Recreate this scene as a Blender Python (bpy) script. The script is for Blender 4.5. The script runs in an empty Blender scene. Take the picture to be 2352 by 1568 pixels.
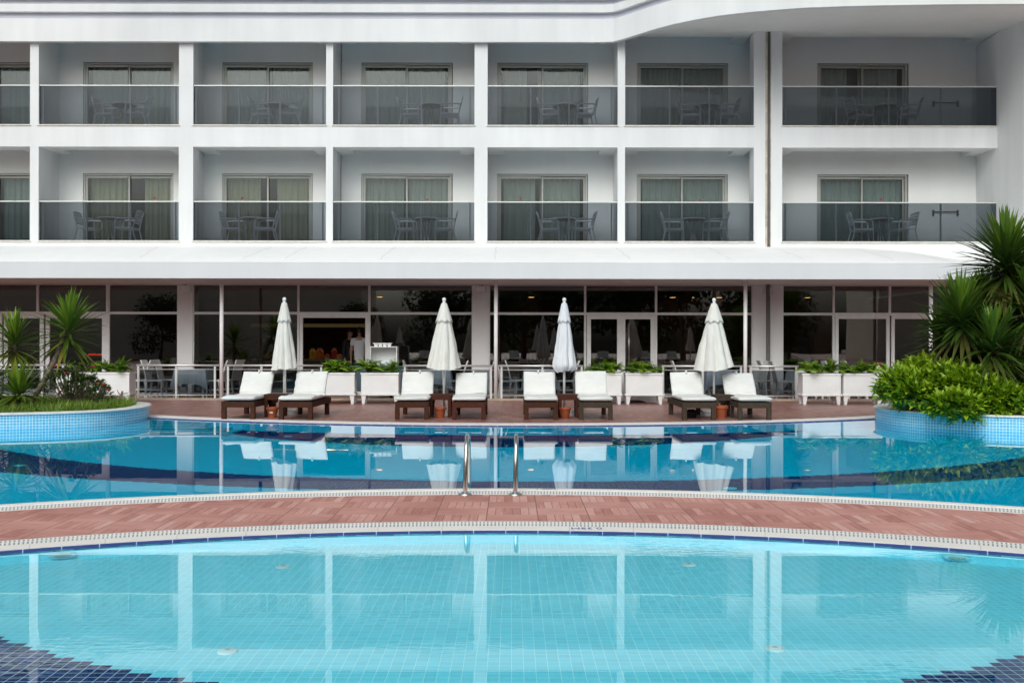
import bpy, bmesh, math, random
from mathutils import Vector, Matrix, noise
R = math.radians
F, CX, CY, HC = 2298.0, 1176.0, 784.0, 1.47      # focal length and centre in picture units; eye height above the deck
def X(x, Y): return (x - CX) * Y / F
def Z(y, Y): return HC + (CY - y) * Y / F
scene = bpy.context.scene
COL = scene.collection

# ------------------------------------------------------------------ materials
def new_mat(name):
    m = bpy.data.materials.new(name); m.use_nodes = True
    nt = m.node_tree; nt.nodes.clear()
    out = nt.nodes.new('ShaderNodeOutputMaterial')
    return m, nt, out
def N(nt, typ, **kw):
    n = nt.nodes.new(typ)
    for k, v in kw.items():
        if k in n.inputs: n.inputs[k].default_value = v
        else: setattr(n, k, v)
    return n
def L(nt, a, b): nt.links.new(a, b)
def math_n(nt, op, a, b=None, c=None):
    n = nt.nodes.new('ShaderNodeMath'); n.operation = op
    for i, v in enumerate((a, b, c)):
        if v is None: continue
        if isinstance(v, (int, float)): n.inputs[i].default_value = v
        else: nt.links.new(v, n.inputs[i])
    return n.outputs[0]
def mixc(nt, fac, a, b):
    n = nt.nodes.new('ShaderNodeMix'); n.data_type = 'RGBA'
    for sock, v in ((n.inputs[0], fac), (n.inputs[6], a), (n.inputs[7], b)):
        if isinstance(v, (int, float)): sock.default_value = v
        elif isinstance(v, (tuple, list)): sock.default_value = (*v[:3], 1)
        else: nt.links.new(v, sock)
    return n.outputs[2]
def pos(nt): return nt.nodes.new('ShaderNodeNewGeometry').outputs['Position']
def objc(nt): return nt.nodes.new('ShaderNodeTexCoord').outputs['Object']
def pbr(name, col, rough=0.6, metal=0.0, var=0.08, scale=6.0, bump=0.0, bscale=60.0, spec=0.5, obj=False, stretch=None):
    m, nt, out = new_mat(name)
    p = N(nt, 'ShaderNodeBsdfPrincipled')
    p.inputs['Roughness'].default_value = rough; p.inputs['Metallic'].default_value = metal
    p.inputs['Specular IOR Level'].default_value = spec
    co = objc(nt) if obj else pos(nt)
    if stretch:
        mp = N(nt, 'ShaderNodeMapping'); mp.inputs['Scale'].default_value = stretch
        L(nt, co, mp.inputs[0]); co = mp.outputs[0]
    nz = N(nt, 'ShaderNodeTexNoise'); nz.inputs['Scale'].default_value = scale; nz.inputs['Detail'].default_value = 5
    L(nt, co, nz.inputs['Vector'])
    a = tuple(max(0, c * (1 - var)) for c in col); b = tuple(min(1, c * (1 + var)) for c in col)
    mr = N(nt, 'ShaderNodeMapRange'); mr.inputs[1].default_value = .3; mr.inputs[2].default_value = .7
    L(nt, nz.outputs[0], mr.inputs[0])
    L(nt, mixc(nt, mr.outputs[0], a, b), p.inputs['Base Color'])
    if bump:
        n2 = N(nt, 'ShaderNodeTexNoise'); n2.inputs['Scale'].default_value = bscale; n2.inputs['Detail'].default_value = 4
        L(nt, co, n2.inputs['Vector'])
        bp = N(nt, 'ShaderNodeBump'); bp.inputs['Strength'].default_value = bump; bp.inputs['Distance'].default_value = .01
        L(nt, n2.outputs[0], bp.inputs['Height']); L(nt, bp.outputs[0], p.inputs['Normal'])
    L(nt, p.outputs[0], out.inputs[0])
    return m
def schlick(nt, f0, normal=None):
    g = N(nt, 'ShaderNodeNewGeometry')
    d = N(nt, 'ShaderNodeVectorMath'); d.operation = 'DOT_PRODUCT'
    L(nt, g.outputs['Incoming'], d.inputs[0])
    L(nt, normal if normal else g.outputs['Normal'], d.inputs[1])
    c = math_n(nt, 'ABSOLUTE', d.outputs['Value'])
    k = math_n(nt, 'POWER', math_n(nt, 'SUBTRACT', 1.0, math_n(nt, 'MINIMUM', c, 1.0)), 5.0)
    return math_n(nt, 'ADD', math_n(nt, 'MULTIPLY', k, 1 - f0), f0)
def clear_mat(name, tint, f0=.04, rough=0.0, bumps=(), dist=.02, gain=1.0):
    """see-through sheet: tinted transmission under a Fresnel reflection; bumps = [(strength, scale vector, noise scale)]"""
    m, nt, out = new_mat(name)
    tr = N(nt, 'ShaderNodeBsdfTransparent'); tr.inputs[0].default_value = (*tint, 1)
    gl = N(nt, 'ShaderNodeBsdfGlossy'); gl.inputs['Roughness'].default_value = rough; gl.inputs[0].default_value = (1, 1, 1, 1)
    nrm = None
    for st, sc, ns, patch in bumps:
        mp = N(nt, 'ShaderNodeMapping'); mp.inputs['Scale'].default_value = sc
        L(nt, pos(nt), mp.inputs[0])
        nz = N(nt, 'ShaderNodeTexNoise'); nz.inputs['Scale'].default_value = ns; nz.inputs['Detail'].default_value = 2
        L(nt, mp.outputs[0], nz.inputs['Vector'])
        h = nz.outputs[0]
        if patch:
            n2 = N(nt, 'ShaderNodeTexNoise'); n2.inputs['Scale'].default_value = patch; n2.inputs['Detail'].default_value = 1
            L(nt, pos(nt), n2.inputs['Vector'])
            mr = N(nt, 'ShaderNodeMapRange'); mr.inputs[1].default_value = .54; mr.inputs[2].default_value = .70
            L(nt, n2.outputs[0], mr.inputs[0])
            h = math_n(nt, 'MULTIPLY', h, mr.outputs[0])
        bp = N(nt, 'ShaderNodeBump'); bp.inputs['Strength'].default_value = st; bp.inputs['Distance'].default_value = dist
        L(nt, h, bp.inputs['Height'])
        if nrm: L(nt, nrm, bp.inputs['Normal'])
        nrm = bp.outputs[0]
    if nrm: L(nt, nrm, gl.inputs['Normal'])
    mx = N(nt, 'ShaderNodeMixShader')
    f = schlick(nt, f0, nrm)
    if gain != 1.0: f = math_n(nt, 'MINIMUM', math_n(nt, 'MULTIPLY', f, gain), 1.0)
    L(nt, f, mx.inputs[0]); L(nt, tr.outputs[0], mx.inputs[1]); L(nt, gl.outputs[0], mx.inputs[2])
    L(nt, mx.outputs[0], out.inputs[0])
    return m
def leaf_mat(name, young, mid, old, rough=.45, trans=.3):
    m, nt, out = new_mat(name)
    at = N(nt, 'ShaderNodeAttribute'); at.attribute_name = 'age'
    cr = N(nt, 'ShaderNodeValToRGB')
    cr.color_ramp.elements[0].color = (*young, 1); cr.color_ramp.elements[1].color = (*old, 1)
    e = cr.color_ramp.elements.new(.5); e.color = (*mid, 1)
    L(nt, at.outputs['Fac'], cr.inputs[0])
    p = N(nt, 'ShaderNodeBsdfPrincipled'); p.inputs['Roughness'].default_value = rough
    t = N(nt, 'ShaderNodeBsdfTranslucent')
    L(nt, cr.outputs[0], p.inputs['Base Color']); L(nt, cr.outputs[0], t.inputs[0])
    mx = N(nt, 'ShaderNodeMixShader'); mx.inputs[0].default_value = trans
    L(nt, p.outputs[0], mx.inputs[1]); L(nt, t.outputs[0], mx.inputs[2]); L(nt, mx.outputs[0], out.inputs[0])
    return m
def tile_mat(name, col, navy=None, size=.05, grout=(.62, .78, .8), discs=(), invert=False, uv=False, gw=.05, rough=.35, var=.10, spec=0.0):
    """mosaic tiles; discs = (cx, cy, r, sign) circles deciding the dark tiles, snapped to the tile grid"""
    m, nt, out = new_mat(name)
    if uv:
        u = N(nt, 'ShaderNodeUVMap'); sep = N(nt, 'ShaderNodeSeparateXYZ'); L(nt, u.outputs[0], sep.inputs[0])
    else:
        sep = N(nt, 'ShaderNodeSeparateXYZ'); L(nt, pos(nt), sep.inputs[0])
    fr, fl = [], []
    for ax in (0, 1):
        s = math_n(nt, 'DIVIDE', sep.outputs[ax], size)
        f = math_n(nt, 'FLOOR', s); fl.append(f)
        q = math_n(nt, 'SUBTRACT', s, f)
        e = math_n(nt, 'MINIMUM', q, math_n(nt, 'SUBTRACT', 1.0, q))
        fr.append(math_n(nt, 'LESS_THAN', e, gw))
    g = math_n(nt, 'MAXIMUM', fr[0], fr[1])
    cb = N(nt, 'ShaderNodeCombineXYZ'); L(nt, fl[0], cb.inputs[0]); L(nt, fl[1], cb.inputs[1])
    wn = N(nt, 'ShaderNodeTexWhiteNoise'); wn.noise_dimensions = '2D'; L(nt, cb.outputs[0], wn.inputs['Vector'])
    base = mixc(nt, wn.outputs['Value'], tuple(c * (1 - var) for c in col), tuple(min(1, c * (1 + var)) for c in col))
    if navy:
        cx_ = math_n(nt, 'MULTIPLY', math_n(nt, 'ADD', fl[0], .5), size); cy_ = math_n(nt, 'MULTIPLY', math_n(nt, 'ADD', fl[1], .5), size)
        dark = None
        for grp in discs:
            allm = None
            for (a, b, r, inside) in grp:
                dx = math_n(nt, 'SUBTRACT', cx_, a); dy = math_n(nt, 'SUBTRACT', cy_, b)
                d2 = math_n(nt, 'ADD', math_n(nt, 'MULTIPLY', dx, dx), math_n(nt, 'MULTIPLY', dy, dy))
                t = math_n(nt, 'LESS_THAN' if inside else 'GREATER_THAN', d2, r * r)
                allm = t if allm is None else math_n(nt, 'MULTIPLY', allm, t)
            dark = allm if dark is None else math_n(nt, 'MAXIMUM', dark, allm)
        nv = mixc(nt, wn.outputs['Value'], tuple(c * .7 for c in navy), tuple(c * 1.35 for c in navy))
        base = mixc(nt, dark, base, nv)
    colr = mixc(nt, g, base, grout)
    p = N(nt, 'ShaderNodeBsdfPrincipled'); p.inputs['Roughness'].default_value = rough
    p.inputs['Specular IOR Level'].default_value = spec
    L(nt, colr, p.inputs['Base Color']); L(nt, p.outputs[0], out.inputs[0])
    return m

M = {}
def wall_mat(name, col, stain=.11):
    m, nt, out = new_mat(name)
    p = N(nt, 'ShaderNodeBsdfPrincipled'); p.inputs['Roughness'].default_value = .75; p.inputs['Specular IOR Level'].default_value = .25
    def nz(scale, st, det=4):
        mp = N(nt, 'ShaderNodeMapping'); mp.inputs['Scale'].default_value = st; L(nt, pos(nt), mp.inputs[0])
        n = N(nt, 'ShaderNodeTexNoise'); n.inputs['Scale'].default_value = scale; n.inputs['Detail'].default_value = det
        L(nt, mp.outputs[0], n.inputs['Vector']); return n.outputs[0]
    a = nz(.35, (1, 1, 1)); b = nz(3.0, (1, 1, .12), 6)
    s = math_n(nt, 'ADD', math_n(nt, 'MULTIPLY', a, .6), math_n(nt, 'MULTIPLY', b, .4))
    mr = N(nt, 'ShaderNodeMapRange'); mr.inputs[1].default_value = .35; mr.inputs[2].default_value = .65; L(nt, s, mr.inputs[0])
    c = mixc(nt, mr.outputs[0], tuple(x * (1 - stain) for x in col), tuple(min(1, x * (1 + stain * .4)) for x in col))
    L(nt, c, p.inputs['Base Color'])
    bp = N(nt, 'ShaderNodeBump'); bp.inputs['Strength'].default_value = .12; bp.inputs['Distance'].default_value = .006
    L(nt, nz(45, (1, 1, 1), 3), bp.inputs['Height']); L(nt, bp.outputs[0], p.inputs['Normal'])
    L(nt, p.outputs[0], out.inputs[0]); return m
M['wall'] = wall_mat('white_render', (.82, .825, .82))
M['wall_back'] = wall_mat('white_back_wall', (.89, .89, .86), .04)
M['wall_pink'] = wall_mat('pinkish_white_render', (.90, .87, .86), .05)
M['roofing'] = wall_mat('canopy_membrane', (.86, .86, .85), .05)
M['fascia'] = wall_mat('canopy_fascia_paint', (.72, .74, .76), .05)
M['soffit'] = wall_mat('canopy_soffit_bounce_tint', (.84, .77, .75), .04)  # pink of light bounced off the deck is put into this colour
M['groove'] = wall_mat('cornice_groove_shade', (.60, .61, .68), .05)  # dim lavender carries the shade of the recess in the colour
M['seam'] = pbr('canopy_seam_crack', (.60, .59, .57), .8, var=.15, scale=9)
M['sill'] = pbr('stone_sill', (.68, .64, .57), .55, var=.15, scale=12)
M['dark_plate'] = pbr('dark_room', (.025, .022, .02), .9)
M['alu'] = pbr('champagne_aluminium', (.43, .43, .39), .45, .25, var=.05)
M['alu_dark'] = pbr('dark_gasket', (.05, .05, .05), .6)
M['white_frame'] = pbr('white_door_frame', (.84, .83, .81), .45, var=.05)
M['steel'] = pbr('brushed_steel', (.62, .62, .60), .28, 1.0, var=.08)
M['steel_light'] = pbr('satin_rail_metal', (.70, .70, .68), .4, .6, var=.06)
M['chrome'] = pbr('polished_steel', (.72, .70, .66), .10, 1.0, var=.05)
M['rail_alu'] = pbr('pale_rail_aluminium', (.72, .72, .68), .4, .2, var=.05)
M['glass_rail'] = clear_mat('smoked_balcony_glass', (.50, .53, .56), .020, .0, bumps=((.05, (1, 1, 1), .9, None),))
M['glass_panel'] = clear_mat('smoked_fence_glass', (.55, .58, .60), .035, .0)
M['glass_door'] = clear_mat('green_tinted_glass', (.77, .815, .80), .04, .0, bumps=((.10, (1, 1, .6), .8, None),))
M['glass_shop'] = clear_mat('dark_shop_glass', (.62, .60, .56), .11, .0, bumps=((.09, (1, 1, .5), .7, None),))
M['curtain'] = pbr('pale_curtain', (.54, .545, .515), .9, var=.06, scale=3)
M['curtain_reflect_tint'] = pbr('reflection_tinted_curtain', (.55, .50, .36), .9, var=.06, scale=3)  # yellow of a building mirrored in the panes, put into the curtain colour
M['curtain_teal'] = pbr('blue_green_curtain', (.42, .47, .46), .9, var=.06, scale=3)
M['red'] = pbr('red_sticker', (.5, .02, .02), .5)
M['plastic'] = pbr('white_garden_plastic', (.86, .87, .88), .4, var=.03)
M['table_under'] = pbr('brown_table_underside', (.30, .20, .15), .6)
M['table_top'] = pbr('table_top_laminate', (.62, .58, .54), .4, var=.05)
M['joint'] = pbr('grey_expansion_joint', (.13, .12, .115), .6)
M['joint_edge'] = pbr('stained_joint_edge', (.52, .46, .38), .7, var=.3, scale=5)
M['wood'] = pbr('dark_stained_wood', (.060, .024, .014), .8, var=.45, scale=5, bump=.3, bscale=20, obj=True, stretch=(9, 2, 9), spec=.15)
M['wood_red'] = pbr('red_stained_wood', (.070, .022, .014), .72, var=.4, scale=5, bump=.3, bscale=20, obj=True, stretch=(3, 9, 9), spec=.15)
M['wood_grey'] = pbr('weathered_dark_wood', (.058, .042, .030), .8, var=.45, scale=5, bump=.3, bscale=20, obj=True, stretch=(9, 2, 9), spec=.15)
M['cushion'] = pbr('white_canvas_cushion', (.72, .715, .685), .85, var=.05, scale=4, bump=.25, bscale=140, spec=.2)
M['parasol_cream'] = pbr('cream_parasol_canvas', (.72, .70, .64), .9, var=.06, scale=3, bump=.25, bscale=60, spec=.2)
M['parasol_white'] = pbr('white_parasol_canvas', (.70, .71, .73), .9, var=.05, scale=3, bump=.25, bscale=60, spec=.2)
M['white_paint'] = pbr('white_metal_paint', (.78, .78, .77), .4, var=.04)
M['planter'] = pbr('white_planter_paint', (.80, .80, .79), .5, var=.05, scale=3)
M['terracotta'] = pbr('terracotta_plastic', (.36, .085, .030), .5, var=.12)
M['black_bag'] = pbr('black_fabric', (.012, .012, .014), .8)
M['cloth_blue'] = pbr('blue_grey_tablecloth', (.50, .55, .60), .85, var=.05)
M['cloth_white'] = pbr('white_tablecloth', (.70, .68, .66), .85, var=.05)
M['chair_white'] = pbr('white_painted_wood', (.70, .69, .67), .45, var=.05)
M['teal'] = pbr('dark_teal_panel', (.035, .075, .095), .5, var=.15)
M['soil'] = pbr('dark_soil', (.06, .04, .025), .95, var=.4, scale=18, bump=.6, bscale=40)
M['bark'] = pbr('grey_brown_bark', (.22, .17, .12), .85, var=.4, scale=14, bump=.6, bscale=50)
M['coping'] = pbr('cream_pool_coping', (.78, .72, .64), .6, var=.06, scale=4)
M['coping_stone'] = pbr('pale_marble_coping', (.74, .74, .70), .45, var=.10, scale=7)
M['marking'] = pbr('blue_depth_lettering', (.03, .06, .25), .5)
M['disc_white'] = pbr('white_pool_fitting', (.72, .78, .78), .4)
M['lamp_rim'] = pbr('blue_tinted_lamp_rim', (.34, .66, .76), .5)
M['disc_grey'] = pbr('grey_green_lamp_glass', (.28, .42, .42), .3)
M['skin'] = pbr('skin_tone', (.42, .24, .17), .55, var=.05)
M['hair'] = pbr('black_hair', (.012, .010, .009), .6)
M['shirt'] = pbr('white_polo_cotton', (.72, .72, .74), .85, var=.04)
M['jacket'] = pbr('black_jacket_cloth', (.012, .012, .014), .8)
M['trousers'] = pbr('dark_trousers_cloth', (.018, .020, .03), .85)
M['counter'] = pbr('brown_counter_wood', (.10, .05, .03), .5, var=.3, scale=5)
M['brown_wall'] = pbr('brown_interior_wall', (.07, .035, .02), .8, var=.2)
M['floor_in'] = pbr('beige_floor_tile', (.22, .20, .17), .35, var=.1)
M['speaker'] = pbr('offwhite_speaker_shell', (.74, .71, .69), .5, var=.04)
M['orange'] = pbr('orange_fruit', (.70, .22, .02), .5)
M['yellow'] = pbr('yellow_food', (.72, .48, .05), .5)
M['redfood'] = pbr('red_food', (.55, .05, .02), .5)
M['shelf_glow'] = None
M['ground'] = pbr('bare_ground', (.20, .17, .13), .95, var=.2, scale=1.5)
M['wing'] = wall_mat('opposite_wing_render', (.84, .80, .68), .1)
M['wing_dark'] = pbr('opposite_wing_window', (.10, .11, .12), .4)  # dark colour of the wing's windows
M['rose_red'] = pbr('red_rose_petal', (.40, .006, .012), .6)
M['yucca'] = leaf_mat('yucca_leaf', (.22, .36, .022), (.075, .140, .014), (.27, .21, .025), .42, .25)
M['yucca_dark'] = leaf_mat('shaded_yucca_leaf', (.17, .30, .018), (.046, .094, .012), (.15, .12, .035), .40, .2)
M['bush'] = leaf_mat('glossy_shrub_leaf', (.30, .45, .018), (.135, .26, .010), (.040, .095, .008), .35, .3)
M['rose_leaf'] = leaf_mat('rose_leaf', (.15, .21, .045), (.07, .12, .03), (.035, .07, .02), .5, .2)
M['grass'] = leaf_mat('grass_blade', (.26, .38, .045), (.13, .25, .028), (.30, .30, .09), .6, .3)
M['fern'] = leaf_mat('fern_leaf', (.26, .42, .03), (.075, .19, .02), (.035, .10, .02), .5, .3)
M['tree_leaf'] = leaf_mat('tree_leaf', (.07, .12, .03), (.035, .07, .02), (.015, .035, .012), .6, .2)

def emis(name, col, s):
    m, nt, out = new_mat(name); e = N(nt, 'ShaderNodeEmission'); e.inputs[0].default_value = (*col, 1); e.inputs[1].default_value = s
    L(nt, e.outputs[0], out.inputs[0]); return m
M['lamp'] = emis('warm_lamp', (1.0, .55, .16), 7.0)
M['shelf_glow'] = emis('lit_shelf_edge', (1.0, .72, .30), .05)
M['red_lamp'] = emis('red_heat_lamp', (1.0, .06, .01), 1.6)

NAVY = (.007, .034, .150)
FP = (.22, .74, .87)
M['floor_front'] = tile_mat('front_pool_mosaic', FP, NAVY, size=.058, gw=.026, var=.05, grout=(.62, .92, .97), discs=(((.13, 8.97, 4.66, False), (0, -4.0, 9.9, True)),))
M['floor_mid'] = tile_mat('main_pool_mosaic', (.28, .84, .97), NAVY, size=.058, gw=.02, var=.05, grout=(.22, .52, .66),
    discs=(((-.1, 22.15, 6.65, True),), ((.25, 22.65, 10.95, False), (.2, 25.0, 14.15, True))))
M['wall_tile'] = tile_mat('light_blue_wall_mosaic', (.14, .52, .74), size=.05, uv=True, gw=.075, grout=(.80, .90, .92), spec=.4)
M['pool_wall'] = tile_mat('pool_wall_mosaic', FP, size=.062, uv=True, gw=.03, grout=(.40, .70, .78), var=.04)

def paver_mat(name, cw, cd, far=False):
    m, nt, out = new_mat(name)
    sep = N(nt, 'ShaderNodeSeparateXYZ'); L(nt, pos(nt), sep.inputs[0])
    def cell(s, size, off=0.0):
        v = math_n(nt, 'ADD', math_n(nt, 'DIVIDE', s, size), off)
        f = math_n(nt, 'FLOOR', v); return f, math_n(nt, 'SUBTRACT', v, f)
    fx, qx = cell(sep.outputs[0], cw, .49); fy, qy = cell(sep.outputs[1], cd, .0)
    par = math_n(nt, 'MODULO', math_n(nt, 'ABSOLUTE', math_n(nt, 'ADD', fx, fy)), 2.0)      # 1 = planks run away from the eye
    px = math_n(nt, 'MULTIPLY', qx, 6.0); fpx = math_n(nt, 'FLOOR', px); qpx = math_n(nt, 'SUBTRACT', px, fpx)
    py = math_n(nt, 'MULTIPLY', qy, 5.0); fpy = math_n(nt, 'FLOOR', py); qpy = math_n(nt, 'SUBTRACT', py, fpy)
    def edge(q, w): return math_n(nt, 'LESS_THAN', math_n(nt, 'MINIMUM', q, math_n(nt, 'SUBTRACT', 1.0, q)), w)
    def lerp(a, b, t): return math_n(nt, 'ADD', math_n(nt, 'MULTIPLY', a, math_n(nt, 'SUBTRACT', 1.0, t)), math_n(nt, 'MULTIPLY', b, t))
    plank_id = lerp(math_n(nt, 'ADD', fpy, 11.0), fpx, par)
    gap = lerp(math_n(nt, 'MULTIPLY', edge(qpy, .04), .35), edge(qpx, .035), par)
    cb = N(nt, 'ShaderNodeCombineXYZ'); L(nt, fx, cb.inputs[0]); L(nt, fy, cb.inputs[1]); L(nt, plank_id, cb.inputs[2])
    wn = N(nt, 'ShaderNodeTexWhiteNoise'); L(nt, cb.outputs[0], wn.inputs['Vector'])
    # long grain
    def grain(sx, sy):
        mp = N(nt, 'ShaderNodeMapping'); mp.inputs['Scale'].default_value = (sx, sy, 1); L(nt, pos(nt), mp.inputs[0])
        n = N(nt, 'ShaderNodeTexNoise'); n.inputs['Scale'].default_value = 1; n.inputs['Detail'].default_value = 5; n.inputs['Roughness'].default_value = .65
        L(nt, mp.outputs[0], n.inputs['Vector']); return n.outputs[0]
    gr = lerp(grain(4, 46), grain(40, 6), par)
    blot = grain(.9, .9)
    t = math_n(nt, 'ADD', math_n(nt, 'ADD', math_n(nt, 'MULTIPLY', gr, .55), .09), math_n(nt, 'MULTIPLY', math_n(nt, 'SUBTRACT', wn.outputs['Value'], .40), math_n(nt, 'ADD', math_n(nt, 'MULTIPLY', par, .30), .06)))
    t = math_n(nt, 'ADD', t, math_n(nt, 'MULTIPLY', math_n(nt, 'SUBTRACT', blot, .5), .7))
    t = math_n(nt, 'ADD', t, math_n(nt, 'MULTIPLY', par, .0))
    cr = N(nt, 'ShaderNodeValToRGB'); L(nt, t, cr.inputs[0])
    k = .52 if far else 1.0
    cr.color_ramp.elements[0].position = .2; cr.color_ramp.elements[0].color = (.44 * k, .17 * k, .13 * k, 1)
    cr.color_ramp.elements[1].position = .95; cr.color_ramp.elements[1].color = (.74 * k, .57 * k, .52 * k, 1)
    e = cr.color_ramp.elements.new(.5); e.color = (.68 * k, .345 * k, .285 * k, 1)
    ch = math_n(nt, 'LESS_THAN', math_n(nt, 'MINIMUM', qx, math_n(nt, 'SUBTRACT', 1.0, qx)), .009)
    c = mixc(nt, math_n(nt, 'MULTIPLY', gap, .75), cr.outputs[0], (.10, .055, .045))
    c = mixc(nt, math_n(nt, 'MULTIPLY', ch, .7), c, (.10, .06, .05))
    p = N(nt, 'ShaderNodeBsdfPrincipled'); L(nt, c, p.inputs['Base Color'])
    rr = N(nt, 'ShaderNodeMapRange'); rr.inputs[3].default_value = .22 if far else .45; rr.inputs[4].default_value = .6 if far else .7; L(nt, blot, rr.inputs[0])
    L(nt, rr.outputs[0], p.inputs['Roughness'])
    bp = N(nt, 'ShaderNodeBump'); bp.inputs['Strength'].default_value = .4; bp.inputs['Distance'].default_value = .004
    h = math_n(nt, 'SUBTRACT', gr, math_n(nt, 'MULTIPLY', math_n(nt, 'MAXIMUM', gap, ch), 1.2))
    L(nt, h, bp.inputs['Height']); L(nt, bp.outputs[0], p.inputs['Normal']); L(nt, p.outputs[0], out.inputs[0])
    return m
M['paver'] = paver_mat('red_plank_pavers', .43, .34)
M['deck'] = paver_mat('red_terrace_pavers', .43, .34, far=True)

def uv_line_mat(name, col, line, period, width, rough=.5, rows=None, depth=None):
    m, nt, out = new_mat(name)
    u = N(nt, 'ShaderNodeUVMap'); sep = N(nt, 'ShaderNodeSeparateXYZ'); L(nt, u.outputs[0], sep.inputs[0])
    q = math_n(nt, 'FRACT', math_n(nt, 'DIVIDE', sep.outputs[0], period))
    a = math_n(nt, 'LESS_THAN', q, width)
    if rows:                                           # slots in rows across the grating
        lo = None
        for r0, r1 in rows:
            t = math_n(nt, 'MULTIPLY', math_n(nt, 'GREATER_THAN', sep.outputs[1], r0), math_n(nt, 'LESS_THAN', sep.outputs[1], r1))
            lo = t if lo is None else math_n(nt, 'MAXIMUM', lo, t)
        a = math_n(nt, 'MULTIPLY', a, lo)
    nz = N(nt, 'ShaderNodeTexNoise'); nz.inputs['Scale'].default_value = 6; nz.inputs['Detail'].default_value = 5; L(nt, pos(nt), nz.inputs['Vector'])
    base = mixc(nt, nz.outputs[0], tuple(c * .88 for c in col), tuple(min(1, c * 1.08) for c in col))
    if rows:
        n3 = N(nt, 'ShaderNodeTexNoise'); n3.inputs['Scale'].default_value = 2.5; L(nt, pos(nt), n3.inputs['Vector'])
        ln = mixc(nt, n3.outputs[0], tuple(c * .3 for c in line), tuple(c * 1.6 for c in line))
    else: ln = line
    c = mixc(nt, a, base, ln)
    p = N(nt, 'ShaderNodeBsdfPrincipled'); p.inputs['Roughness'].default_value = rough
    L(nt, c, p.inputs['Base Color']); L(nt, p.outputs[0], out.inputs[0]); return m
M['coping_ring'] = uv_line_mat('cream_coping_slabs', (.90, .85, .78), (.70, .62, .54), .50, .012)
M['trim'] = uv_line_mat('blue_edge_tiles', (.024, .058, .24), (.45, .55, .75), .25, .03, .3)
M['grate'] = uv_line_mat('white_overflow_grating', (.90, .89, .86), (.36, .34, .30), .030, .42, .5, rows=((.03, .12), (.145, .21)))
M['grate_far'] = uv_line_mat('white_overflow_grating_far', (.90, .88, .84), (.52, .50, .46), .034, .40, .5, rows=((.04, .13), (.15, .23)))

M['water_front'] = clear_mat('front_pool_water', (.76, .98, 1.0), .02, .0,
    bumps=((.008, (1.0, 1.5, 1), 2.0, None), (.085, (1.6, 4.0, 1), 6.0, .75)), dist=.012)
M['water_mid'] = clear_mat('main_pool_water', (.07, .84, .985), .02, .0,
    bumps=((.013, (1.0, 1.6, 1), 2.2, None), (.035, (1.2, 3.0, 1), 6.0, .5)), dist=.012)

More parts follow.
